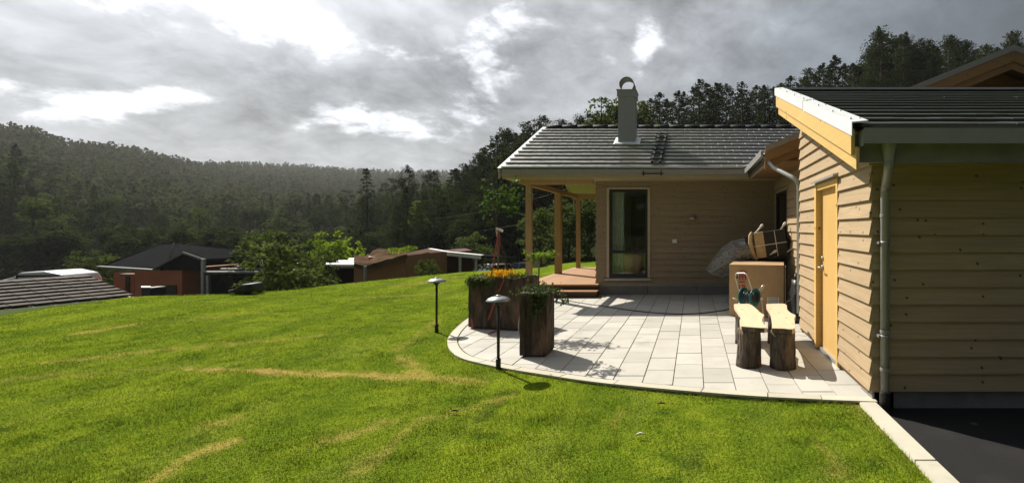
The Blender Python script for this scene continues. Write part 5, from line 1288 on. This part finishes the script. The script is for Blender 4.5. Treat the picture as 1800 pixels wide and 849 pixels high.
# ------------------------------------------------------------------ wrapped furniture behind the box
pk = thing('wicker_chair', (1.45, 9.0, .9), 'black wicker armchair lying on its back, strapped with foam tipped legs, above the cardboard box', 'chair')
A0 = Matrix.Translation(P(1352, 428, 9.0)) @ Matrix.Rotation(R(-9), 4, 'Y') @ Matrix.Rotation(R(-8), 4, 'Z')
def boxm(mb, a, b, mat4): 
    t0 = MB().box(a, b); return mb.add([mat4 @ Vector(v) for v in t0.v], t0.f)
wb_ = MB(); boxm(wb_, (-.26, -.2, -.25), (.32, .25, .235), A0)
for i in range(9): boxm(wb_, (-.06+i*.042, -.212, -.245), (-.036+i*.042, -.199, .23), A0)
wb_.build('woven_seat', M['wicker'], pk)
cs = MB(); boxm(cs, (-.262, -.213, -.235), (-.085, -.204, .23), A0); boxm(cs, (-.262, -.21, .236), (-.085, .24, .242), A0); cs.build('cardboard_wrap', M['straw'], pk)
arm = MB(); arm.tube([A0 @ Vector(v) for v in ((-.285, -.21, -.26), (-.335, -.215, -.10), (-.35, -.215, .08), (-.325, -.21, .22), (-.29, -.20, .27))], [.030, .038, .042, .036, .024], 10); arm.build('arm_pad', M['straw'], pk)
bk = MB(); boxm(bk, (-.44, -.18, -.26), (-.36, .2, .22), A0); bk.build('back_rest', M['wicker'], pk)
sp_ = MB(); boxm(sp_, (.12, -.219, -.25), (.132, -.2135, .24), A0); boxm(sp_, (-.40, -.222, -.012), (.325, -.2165, .0), A0); sp_.build('strap', M['white_plastic'], pk)
for (a_, b_) in (((-.24, -.15, .235), (-.09, -.16, .36)), ((.25, -.1, .23), (.34, -.12, .33)), ((-.02, -.215, -.20), (.08, -.26, -.15)), ((.30, -.2, -.2), (.42, -.24, -.13))):
    lgx = MB().tube([A0 @ Vector(a_), A0 @ Vector(b_)], .014, 7).build('leg', M['white_plastic'], pk)
    e = A0 @ Vector(b_); d_ = (e-(A0 @ Vector(a_))).normalized(); MB().tube([e-d_*.05, e, e+d_*.03, e+d_*.04], [.020, .026, .022, .008], 8).build('foam_tip', M['foam'], lgx)
lw_ = thing('wicker_table', (1.45, 9.25, 0), 'dark wicker table on which the strapped chair lies behind the cardboard box', 'table')
MB().box((.98, 9.12, .80), (1.78, 9.75, .905)).build('table_top', M['wicker'], lw_)
for (x, y) in ((1.0, 9.14), (1.74, 9.14), (1.0, 9.70), (1.74, 9.70)): MB().box((x, y, .0), (x+.04, y+.04, .799)).build('leg', M['wicker'], lw_)
tp = thing('black_sack', (1.68, 7.75, 0), 'black plastic sack of garden gear slumped between the cardboard box and the wall', 'sack')
V = []; m, k = 18, 9
for j in range(k):
    for i in range(m):
        an = 2*math.pi*i/m; v = j/(k-1); rd = (1.08-.5*v**2.2)*(1+.2*mnoise.noise(Vector((math.cos(an)*2, math.sin(an)*2, v*4)))); V.append((1.665+math.cos(an)*.115*rd, 7.62+math.sin(an)*.22*rd, .01+v*.66))
MB().add(V, [(j*m+i, j*m+(i+1) % m, (j+1)*m+(i+1) % m, (j+1)*m+i) for j in range(k-1) for i in range(m)]+[tuple(range(m))[::-1], tuple(range((k-1)*m, k*m))], True).build('bag', M['tarp'], tp)
MB().tube([(1.66, 7.62, .66), (1.665, 7.62, .70), (1.69, 7.6, .74)], [.05, .03, .06], 8).build('tied_neck', M['tarp'], tp)
tag(MB().tube([P(1381, 533, 7.2), P(1390, 526, 7.1), P(1398, 516, 7.0), P(1403, 500, 6.93)], .008, 6).build('cable', M['hose']), 'dark cable hanging from the downpipe down to the sack', 'cable')
# clear film hanging from the chair
rows = [((1322, 417, 9.0), (1322, 430, 8.86), (1323, 446, 8.8), (1326, 456, 8.85)), ((1304, 419, 9.1), (1304, 432, 8.84), (1304, 448, 8.78), (1310, 458, 8.9)), ((1286, 423, 9.2), (1286, 438, 8.86), (1287, 458, 8.8), (1292, 470, 9.0)), ((1268, 436, 9.3), (1268, 448, 8.95), (1270, 468, 8.9), (1280, 482, 9.1)), ((1254, 453, 9.4), (1254, 460, 9.05), (1258, 476, 9.0), (1274, 487, 9.2)), ((1240, 474, 9.5), (1243, 477, 9.2), (1252, 483, 9.2), (1270, 489, 9.3))]
bm = bmesh.new(); gv = [[bm.verts.new(P(*p)) for p in r_] for r_ in rows]
for i in range(len(rows)-1):
    for j in range(3): bm.faces.new((gv[i][j], gv[i+1][j], gv[i+1][j+1], gv[i][j+1]))
bmesh.ops.subdivide_edges(bm, edges=bm.edges[:], cuts=10, use_grid_fill=True, smooth=.6)
for v in bm.verts:
    q = Vector((v.co.x*7+v.co.z*3, v.co.z*4, 2)); v.co += Vector((.25, -1, .2))*(.045*mnoise.noise(q)+.022*mnoise.noise(q*2.7)-.03*abs(mnoise.noise(Vector((q.x*1.2, q.y*4.5, 3)))))
me = bpy.data.meshes.new('plastic_sheet'); bm.to_mesh(me); bm.free(); me.polygons.foreach_set('use_smooth', [True]*len(me.polygons))
so = link_mesh('plastic_sheet', me, M['film']); tag(so, 'crumpled clear plastic sheet hanging off the wicker chair before the house wall', 'plastic sheet')
md = so.modifiers.new('thickness', 'SOLIDIFY'); md.thickness = .0015
# ------------------------------------------------------------------ neighbours below the lawn
M['red_wall'] = wood('red_house_wall', (.60, .19, .085), axis='v', knots=False); M['brown_wall'] = wood('brown_house_wall', (.34, .17, .085), axis='v', knots=False); M['dred_wall'] = wood('dark_red_wall', (.12, .035, .028), axis='v', knots=False)
M['roof_black'] = plain('black_roofing', (.018, .019, .021), .9, 0, .2, 3, .0); M['roof_brown'] = plain('brown_tile', (.048, .038, .033), .8, 0, .3, 7, .12); M['turf_roof'] = plain('mossy_roof', (.085, .058, .038), .95, 0, .5, 2.2, 0)
M['car_white'] = plain('white_car_paint', (.68, .69, .70), .25, 0, .02); M['car_silver'] = plain('silver_car_paint', (.42, .43, .44), .28, .5, .02); M['car_glass'] = plain('dark_car_glass', (.015, .018, .02), .08, 0, .05, spec=.8); M['rubber'] = plain('tyre_rubber', (.015, .015, .015), .8)
M['white_trim'] = plain('white_trim', (.80, .80, .78), .5, 0, .06)
# low tiled roof at the lower left
E0 = Vector((-14.3, 11.9, -.24)); ed = -Vector((.28, .96, 0)); up_ = Vector((-.96, .28, .235))
nh = thing('garage', (-16.5, 10.5, -2), 'low outbuilding with brown tiled roof rising just above the lawn edge at the far left', 'outbuilding')
rfb = MB().hexa([E0+up_*0-Vector((0, 0, .12)), E0+ed*7-Vector((0, 0, .12)), E0+ed*7+up_*2.0-Vector((0, 0, .12)), E0+up_*2.0-Vector((0, 0, .12)), E0-Vector((0, 0, .02)), E0+ed*7-Vector((0, 0, .02)), E0+ed*7+up_*2.0-Vector((0, 0, .02)), E0+up_*2.0-Vector((0, 0, .02))]).build('roof', M['brown_wood'], nh)
up2 = Vector((-.96, .28, -.235)); rg = E0+up_*2.0
MB().hexa([rg-Vector((0, 0, .12)), rg+ed*7-Vector((0, 0, .12)), rg+ed*7+up2*2.0-Vector((0, 0, .12)), rg+up2*2.0-Vector((0, 0, .12)), rg, rg+ed*7, rg+ed*7+up2*2.0, rg+up2*2.0]).build('rear_roof', M['roof_brown'], nh)
for r_ in range(8):
    o = E0+up_*(r_*.25); n_ = up_.cross(-ed).normalized(); n_ = n_ if n_.z > 0 else -n_
    tb_ = MB(); q = 0.
    while q < 7:
        a_ = o+ed*(q+.008); b_ = o+ed*(q+.30); L = up_*.285; j = Vector((0, 0, random.uniform(-.004, .004)))
        tb_.hexa([a_+n_*.035+j, b_+n_*.035+j, b_+L+n_*.004, a_+L+n_*.004, a_+n_*.075+j, b_+n_*.068+j, b_+L+n_*.03, a_+L+n_*.03]); q += .31
    tb_.build('tile_row', M['roof_brown'], rfb)
MB().beam(E0-Vector((0, 0, .05))-up_*.03-ed*.03, E0+ed*7-Vector((0, 0, .05))-up_*.03, .09, .12).build('eave_trim', M['white_trim'], nh)
MB().hexa([E0+Vector((-.2, 0, -3)), E0+ed*6.8+Vector((-.2, 0, -3)), E0+ed*6.8+up2*3.7+Vector((-.2, 0, -3)), E0+up2*3.7+Vector((-.2, 0, -3)), E0+Vector((-.2, 0, -.14)), E0+ed*6.8+Vector((-.2, 0, -.14)), E0+ed*6.8+up2*3.7+Vector((-.2, 0, .5)), E0+up2*3.7+Vector((-.2, 0, .5))]).build('wall', M['brown_wall'], nh)
def quadprism(pts, Y0, Y1): 
    a = [P(px, py, Y0) for px, py in pts]; return MB().add(a+[Vector((v.x, Y1, v.z)) for v in a], [tuple(range(len(a)))[::-1], tuple(range(len(a), 2*len(a)))]+[(i, (i+1) % len(a), len(a)+(i+1) % len(a), len(a)+i) for i in range(len(a))])
# red house
Y = 30.; X0, X1 = XW(200, Y), XW(356, Y); gzr = -4.2
rh = thing('house', (XW(280, Y), 33, gzr), 'red walled neighbour house with black hipped roof, down beyond the left lawn edge', 'house')
wv = MB().box((X0, Y, gzr), (XW(276, Y), Y+8, ZW(478, Y))).box((XW(276, Y)+.01, Y-1.2, gzr), (X1, Y+6, ZW(475, Y-1.2))).build('wall', M['red_wall'], rh)
MB().add([P(277, 475, Y-1.25), P(355, 475, Y-1.25), P(352, 460, Y-1.25), P(323, 450, Y-1.25)]+[p+Vector((0, .3, 0)) for p in (P(277, 475, Y-1.25), P(355, 475, Y-1.25), P(352, 460, Y-1.25), P(323, 450, Y-1.25))], [(0, 1, 2, 3), (7, 6, 5, 4), (0, 4, 5, 1), (1, 5, 6, 2), (2, 6, 7, 3), (3, 7, 4, 0)]).build('gable', M['roof_black'], rh)
ex0, ex1, ezr = XW(188, Y), XW(388, Y+3), ZW(469, Y)
a_ = [Vector((ex0, Y-.3, ezr)), Vector((ex1, Y-.3, ezr)), Vector((ex1+.4, Y+9, ezr+.1)), Vector((ex0, Y+9, ezr)), Vector((XW(283, Y+4.2), Y+4.2, ZW(429, Y+4.2))), Vector((XW(305, Y+4.2), Y+4.2, ZW(428, Y+4.2)))]
MB().add(a_, [(0, 1, 5, 4), (1, 2, 5), (2, 3, 4, 5), (3, 0, 4), (0, 3, 2, 1)]).build('roof', M['roof_black'], rh)
for (p, q) in ((0, 4), (4, 5), (5, 1)): MB().tube([a_[p]+Vector((0, 0, .03)), a_[q]+Vector((0, 0, .03))], .05, 6).build('ridge', M['roof_black'], rh)
pk_ = P(323, 446, Y-1.5); el_, er_ = P(270, 474, Y-1.5), P(360, 459, Y-1.5); back = Vector((0, 5.5, 0))
for (p, q) in ((el_, pk_), (pk_, er_)):
    MB().hexa([p, q, q+back, p+back, p+Vector((0, 0, .12)), q+Vector((0, 0, .12)), q+back+Vector((0, 0, .12)), p+back+Vector((0, 0, .12))]).build('wing_roof', M['roof_black'], rh)
    MB().beam(p+Vector((0, -.05, .06)), q+Vector((0, -.05, .06)), .05, .12).build('barge_board', M['plinth'], rh)
MB().box((XW(353, Y-1.7), Y-1.7, gzr), (XW(357.5, Y-1.7), Y-1.55, ZW(455, Y-1.7))).build('post', M['zinc'], rh)
MB().beam(P(174, 469, Y-1.5), P(276, 475, Y-1.5), .3, .10).build('canopy_edge', M['plinth'], rh)
MB().box((XW(222, Y), Y-.06, gzr), (XW(229, Y), Y-.01, ZW(480, Y))).build('door', M['black'], rh)
MB().box((XW(238, Y), Y-.06, gzr), (XW(243, Y), Y-.01, ZW(482, Y))).build('door', M['black'], rh)
MB().box((XW(240, Y), Y-.9, ZW(483, Y)), (XW(262, Y), Y-.02, ZW(479, Y))).build('porch_roof', M['brown_wood'], rh)
wq = MB().box((XW(290, Y-1.2), Y-1.27, ZW(513, Y)), (XW(311, Y-1.2), Y-1.21, ZW(497, Y))).build('window', M['black'], rh)
MB().box((XW(289, Y-1.2), Y-1.31, ZW(498, Y)), (XW(312, Y-1.2), Y-1.275, ZW(496, Y))).build('window_trim', M['brown_wood'], wq)
bn = thing('waste_bin', (XW(262, 26), 26, gzr), 'dark bin standing by the red house wall', 'bin'); MB().box((XW(249, 26), 26, -4.2), (XW(264, 26), 26.8, ZW(506, 26))).build('bin_body', M['black'], bn); MB().hexa([P(248, 507, 25.9), P(265, 507, 25.9), P(265, 506, 26.9), P(248, 506, 26.9), P(248, 505, 25.9), P(265, 505, 25.9), P(265, 502.5, 26.9), P(248, 502.5, 26.9)]).build('lid', M['grey_metal'], bn)
# carport with ribbed roof
def carport(x0, x1, ytop, ybot, Yc, nrib, label, lowpy, mroof):
    g_ = -4.2; cp_ = thing('carport', (XW((x0+x1)/2, Yc), Yc+3, g_), label, 'carport')
    zt, zb = ZW(ytop, Yc+4), ZW(ybot, Yc); MB().hexa([(XW(x0, Yc), Yc, zb-.12), (XW(x1, Yc), Yc, zb-.12), (XW(x1, Yc), Yc+4, zt-.12), (XW(x0, Yc), Yc+4, zt-.12), (XW(x0, Yc), Yc, zb), (XW(x1, Yc), Yc, zb), (XW(x1, Yc), Yc+4, zt), (XW(x0, Yc), Yc+4, zt)]).build('roof', mroof, cp_)
    for i in range(nrib):
        f_ = i/nrib; MB().beam((XW(x0, Yc), Yc+4*f_, zb+(zt-zb)*f_+.05), (XW(x1, Yc), Yc+4*f_, zb+(zt-zb)*f_+.05), .16, .12, up=(0, -.4, 1)).build('rib', M['white_trim'] if mroof is not M['roof_black'] else M['plinth'], cp_)
    MB().box((XW(x0, Yc)+.1, Yc+3.7, g_), (XW(x1, Yc)-.1, Yc+3.9, zt-.15)).build('rear_wall', M['black'], cp_)
    for x in (x0+2, x1-3): MB().box((XW(x, Yc)-.07, Yc+.1, g_), (XW(x, Yc)+.07, Yc+.24, zb-.12)).build('post', M['zinc'], cp_)
    for x in (x0, x1): MB().box((XW(x, Yc)-.03, Yc+.3, g_), (XW(x, Yc)+.03, Yc+3.7, zb-.14)).build('side_wall', M['black'], cp_)
carport(359, 462, 461, 480, 28, 4, 'black open carport with ribbed grey roof joined to the red house', 505, M['roof_black'])
carport(572, 632, 447, 467, 23, 5, 'open carport with black and white striped roof behind the big bush', 485, M['tile'])
# brown house with mossy roof
Yb_ = 21.; bh_ = thing('house', (XW(675, Yb_), 23, -4), 'brown boarded neighbour house with mossy sagging roof, beyond the lawn centre', 'house')
quadprism([(622, 520), (622, 470), (643, 464), (713, 449), (714, 520)], Yb_, Yb_+3.5).build('wall', M['brown_wall'], bh_)
rm = MB(); nn, mm = 14, 8; V = []
for j in range(mm+1):
    for i in range(nn+1):
        u, v = i/nn, j/mm; px = 622+u*94; lo_ = np.interp(px, [622, 640, 660, 714], [462, 467, 462, 447]); hi_ = np.interp(px, [622, 645, 658, 683, 690, 716], [448, 450, 438, 437, 442, 443])
        p = P(px, lo_*(1-v)+hi_*v, Yb_-.25+v*3.2); p.z += .06*mnoise.noise(Vector((u*9, v*5, 1))); V.append(p)
nv_ = len(V); V += [p-Vector((0, 0, .18)) for p in V]
Fs = [(j*(nn+1)+i, j*(nn+1)+i+1, (j+1)*(nn+1)+i+1, (j+1)*(nn+1)+i) for j in range(mm) for i in range(nn)]
Fs += [tuple(nv_+k for k in f_[::-1]) for f_ in Fs]+[(i, nv_+i, nv_+i+1, i+1) for i in range(nn)]
MB().add(V, Fs).build('roof', M['turf_roof'], bh_)
dm = MB().hexa([P(648, 462, 22.2), P(664, 462, 22.2), P(664, 456, 24), P(648, 456, 24), P(648, 452, 22.2), P(664, 451, 22.2), P(664, 448, 24), P(648, 449, 24)]).build('dormer', M['brown_wall'], bh_)
MB().box((XW(653, 22.2), 22.14, ZW(461, 22.2)), (XW(663, 22.2), 22.19, ZW(453, 22.2))).build('window', M['black'], dm)
C = np.array([tuple(P(RNG.uniform(682, 712), RNG.uniform(436, 448), 23+RNG.uniform(-.6, .8))) for k in range(260)]); V, F_, T = leaf_mesh(C, .11, RNG.normal(.6, .3, 260), RNG, .5)
link_mesh('roof_weeds', np_mesh('roof_weeds', V, F_, {'tone': T}), M['leaf_lime'], bh_)
MB().box((XW(639, 20.6), 20.6, -4), (XW(642, 20.6), 20.7, ZW(468, 20.6))).build('post', M['zinc'], bh_)
# dark red shed and white edged flat carport
Ys = 25.; sh = thing('shed', (XW(742, Ys), 27, -4), 'dark red shed with low white edged gable roof and attached open carport on white posts', 'shed')
quadprism([(714, 520), (714, 449), (753, 442), (768, 446), (770, 520)], Ys, Ys+4).build('wall', M['dred_wall'], sh)
quadprism([(770.2, 520), (770.2, 449), (795, 452), (795, 520)], Ys+2.5, Ys+4).build('rear_wall', M['dred_wall'], sh)
for a__, b__, nm in (((711, 450), (753, 441.5), 'roof'), ((753, 441.5), (785, 447), 'roof'), ((785, 447), (846, 453), 'carport_roof')):
    p, q = P(*a__, Ys-.3), P(*b__, Ys-.3); bk_ = Vector((0, 4.6, -.35)); tt_ = Vector((0, 0, .10))
    MB().hexa([p, q, q+bk_, p+bk_, p+tt_, q+tt_, q+bk_+tt_, p+bk_+tt_]).build(nm, M['roof_black'], sh); MB().beam(p+Vector((0, -.04, .02)), q+Vector((0, -.04, .02)), .06, .17).beam(p+Vector((0, .12, .125)), q+Vector((0, .12, .125)), .40, .03).build('fascia', M['white_trim'], sh)  # second white beam: top strip added to catch the sun as a bright edge
for (px, yy) in ((808, Ys), (836, Ys), (812, Ys+3.8), (824, Ys+3.8)): MB().box((XW(px, yy)-.05, yy, -4), (XW(px, yy)+.05, yy+.1, ZW(452.5, Ys))).build('post', M['white_trim'], sh)
wn = MB().box((XW(718, Ys), Ys-.05, ZW(474, Ys)), (XW(746, Ys), Ys-.004, ZW(457, Ys))).build('window', M['car_glass'], sh)
MB().box((XW(717, Ys), Ys-.09, ZW(459.5, Ys)), (XW(747, Ys), Ys-.052, ZW(456.5, Ys))).box((XW(738, Ys), Ys-.088, ZW(474, Ys)), (XW(741, Ys), Ys-.053, ZW(459.6, Ys))).build('window_trim', M['white_trim'], wn)
df = MB().box((XW(769.5, Ys), Ys-.12, -4), (XW(771.5, Ys), Ys-.04, ZW(459, Ys))).box((XW(780, Ys), Ys-.12, -4), (XW(782, Ys), Ys-.04, ZW(459, Ys))).box((XW(771.5, Ys), Ys-.12, ZW(461, Ys)), (XW(780, Ys), Ys-.04, ZW(459, Ys))).build('door_frame', M['white_trim'], sh)
MB().box((XW(771.6, Ys), Ys-.06, -4), (XW(779.9, Ys), Ys-.02, ZW(461, Ys))).build('door', M['black'], df)
MB().box((XW(759, Ys), Ys-.05, ZW(460, Ys)), (XW(762, Ys), Ys-.004, ZW(457.6, Ys))).build('sign_plate', M['white_trim'], sh)
# ------------------------------------------------------------------ vehicles
def car(loc, rz, paint, label, L=4.5, W_=1.78, hgt=1.48, estate=True, group='parked cars'):
    c = thing('parked_car', loc, label, 'car', group, local=True); c.rotation_euler = (0, 0, rz)
    lo = [(-L/2, .35), (-L/2, .72), (-L/2+.25, .80), (-L*.20, .92), (L*.44, .95), (L/2, .80), (L/2, .35)]
    top = [(-L*.20, .92), (-L*.06, hgt-.04), (L*.08, hgt), (L*.33, hgt-.03), (L*.44, .95)] if estate else [(-L*.2, .92), (-L*.05, hgt), (L*.2, hgt), (L*.36, .95)]
    def ext(poly, w0, w1): 
        n = len(poly); m = sum(p[1] for p in poly)/n; zmin = min(p[1] for p in poly); zmax = max(p[1] for p in poly)
        ws = [w0+(w1-w0)*(p[1]-zmin)/(zmax-zmin) for p in poly]
        return MB().add([(p[0], -w_/2, p[1]) for p, w_ in zip(poly, ws)]+[(p[0], w_/2, p[1]) for p, w_ in zip(poly, ws)], [tuple(range(n))[::-1], tuple(range(n, 2*n))]+[(i, (i+1) % n, n+(i+1) % n, n+i) for i in range(n)])
    b = ext(lo, W_, W_*.98).build('body', M[paint], c); bv = b.modifiers.new('bevel', 'BEVEL'); bv.width = .06; bv.segments = 2
    cb = ext(top, W_*.95, W_*.76).build('cabin', M['car_glass'], c); bv = cb.modifiers.new('bevel', 'BEVEL'); bv.width = .04; bv.segments = 2
    r_ = ext([(-L*.075, hgt-.055), (L*.08, hgt+.012), (L*.335, hgt-.02), (L*.345, hgt-.06)], W_*.80, W_*.74).build('roof', M[paint], c)
    for s_ in (-1, 1):
        pm = MB()
        for (xa, xb) in ((-L*.205, -L*.065), (L*.02, L*.03), (L*.21, L*.215), (L*.445, L*.335)): pm.beam((xa, s_*W_*.475, .93), (xb, s_*W_*.392, hgt-.03), .05, .05, up=(1, 0, 0))
        pm.build('pillar', M[paint], c)
        for xx in (-L*.31, L*.30):
            wh = MB().lathe([(.0, -.10), (.20, -.11), (.31, -.10), (.33, -.05), (.33, .05), (.31, .10), (.0, .10)], (xx, s_*(W_/2-.09), .33), 18, axis='y').build('wheel', M['rubber'], c)
            MB().lathe([(.0, -.115), (.19, -.115), (.2, -.10), (.0, -.10)] if s_ < 0 else [(.0, .115), (.19, .115), (.2, .10), (.0, .10)], (xx, s_*(W_/2-.09), .33), 14, axis='y').build('rim', M['car_silver'], wh)
        MB().box((-L/2-.012, s_*.62-.16, .62), (-L/2+.1, s_*.62+.16, .76)).build('headlight', M['car_glass'], c)
    return c
x = XW(912, 40); car((x, 40, ZW(460.5, 40)-1.49), R(14), 'car_silver', 'silver estate car facing left, beyond the lawn behind the front porch post')
x = XW(860, 38); car((x, 38, ZW(464.5, 38)-1.49), R(66), 'car_white', 'white car seen nose on beyond the lawn, left of the silver estate car')
cv = thing('camper_van', (XW(92, 29), 29, -4), 'white camper van roof showing above the brown tiled outbuilding at the left', 'van', local=True); cv.rotation_euler = (0, 0, R(8)); zt = ZW(474.5, 29)+4
pf = [(-1.9, .4), (-2.0, zt-.62), (-1.0, zt-.34), (-.62, zt-.06), (.6, zt), (1.5, zt-.22), (1.75, zt-.6), (1.75, .4)]
n = len(pf); cb = MB().add([(p[0], -1, p[1]) for p in pf]+[(p[0], 1, p[1]) for p in pf], [tuple(range(n))[::-1], tuple(range(n, 2*n))]+[(i, (i+1) % n, n+(i+1) % n, n+i) for i in range(n)]).build('body', M['car_white'], cv); bv = cb.modifiers.new('bevel', 'BEVEL'); bv.width = .08; bv.segments = 3
MB().box((-.7, -1.02, zt-.34), (1.4, -1.003, zt-.22)).build('window', M['car_glass'], cv); MB().box((-.78, -1.03, .6), (-.70, -1.004, zt-.08)).build('seam', M['car_glass'], cv)
for xx in (-1.2, 1.1):
    for yy in (-.9, .9): MB().lathe([(.0, -.11), (.31, -.1), (.34, 0), (.31, .1), (.0, .11)], (xx, yy, .34), 14, axis='y').build('wheel', M['rubber'], cv)
c2v = copy_tree(cv, loc=(XW(436, 44), 44, ZW(452, 44)-zt), rotz=R(-4)); c2v['label'] = 'white camper van far off behind the black ribbed carport'
# robot mower at the lawn edge
mw = G(434, 516, -.02); rm_ = thing('robot_mower', (mw.x, mw.y, float(H(mw.x, mw.y))), 'black robot mower parked at the far lawn edge before the carport', 'mower', local=True); rm_.rotation_euler = (0, 0, R(12))
pf = [(-.25, .05), (-.27, .10), (-.16, .13), (.02, .235), (.20, .25), (.24, .16), (.24, .05)]; n = len(pf)
bb = MB().add([(p[0], -.19, p[1]) for p in pf]+[(p[0], .19, p[1]) for p in pf], [tuple(range(n))[::-1], tuple(range(n, 2*n))]+[(i, (i+1) % n, n+(i+1) % n, n+i) for i in range(n)]).build('shell', M['black'], rm_); bv = bb.modifiers.new('bevel', 'BEVEL'); bv.width = .025; bv.segments = 3
MB().hexa([(-.13, -.10, .150), (.02, -.12, .243), (.02, .12, .243), (-.13, .10, .150), (-.13, -.10, .158), (.02, -.12, .251), (.02, .12, .251), (-.13, .10, .158)]).build('top_panel', M['grey_metal'], rm_)
for yy in (-.2, .2): MB().lathe([(.0, -.03), (.09, -.03), (.1, 0), (.09, .03), (.0, .03)], (.13, yy, .09), 14, axis='y').build('wheel', M['rubber'], rm_)
# overhead wires between two poles
for (pxs, pys, Ya, pxe, pye, Yb2, nm) in ((742, 386, 48, 1010, 328, 34, 'higher'), (742, 412, 48, 1010, 372, 34, 'lower')):
    a_, b_ = P(pxs, pys, Ya), P(pxe, pye, Yb2); pts = [a_.lerp(b_, t_)-Vector((0, 0, 4*.45*t_*(1-t_))) for t_ in np.linspace(0, 1, 25)]
    tag(MB().tube(pts, .0075, 5).build('power_line', M['plinth']), nm+' pale overhead wire crossing in front of the dark wood', 'wire')
for (px, Y_, lab_) in ((742, 48, 'dark wooden wire pole in the wood above the dark red shed'), (1010, 34, 'wooden wire pole behind the shrubs of the porch')):
    X_ = XW(px, Y_); g_ = float(H(X_, Y_)); zt_ = ZW(384 if px < 800 else 326, Y_)
    po = thing('utility_pole', (X_, Y_, g_), lab_, 'pole'); MB().tube([(X_, Y_, g_-.3), (X_, Y_, zt_)], [.13, .09], 8).build('pole', M['dark_wood'], po); MB().box((X_-.5, Y_-.05, zt_-.45), (X_+.5, Y_+.05, zt_-.35)).build('cross_arm', M['dark_wood'], po)
# twigs and leaves dropped on the grass
tw_ = [(800, 722, 'dark curled dead leaf lying on the grass below the nearer bollard lamp'), (1163, 709, 'short dark twig on the grass just below the patio edge'), (1127, 763, 'small pale chip lying on the grass in the middle foreground')]
for i, (px, py, lb) in enumerate(tw_):
    p = G(px, py, .01); MB_ = MB().tube([p+Vector((-.035, 0, .0)), p+Vector((-.01, .008, .006)), p+Vector((.035, -.004, .002))], [.004, .009, .003], 6)
    tag(MB_.build(('dead_leaf', 'twig', 'wood_chip')[i], M['dark_wood'] if i < 2 else M['paper']), lb, ('leaf', 'twig', 'chip')[i])
# ------------------------------------------------------------------ air: thin even haze round the whole place
hzb_ = MB().box((-1060, -1060, -9), (1060, 1060, 190)).build('haze', None); hzb_['kind'] = 'stuff'; hzb_['label'] = 'thin pale haze in the valley air'
hm_ = bpy.data.materials.new('haze_air'); hm_.use_nodes = True; t = NT(hm_.node_tree); t.n.clear()
pv = t.node('ShaderNodeVolumePrincipled'); pv.inputs['Color'].default_value = (.86, .90, .93, 1); pv.inputs['Density'].default_value = .00020; pv.inputs['Anisotropy'].default_value = .2
t.link(pv.outputs[0], t.node('ShaderNodeOutputMaterial').inputs['Volume']); hzb_.data.materials.append(hm_)
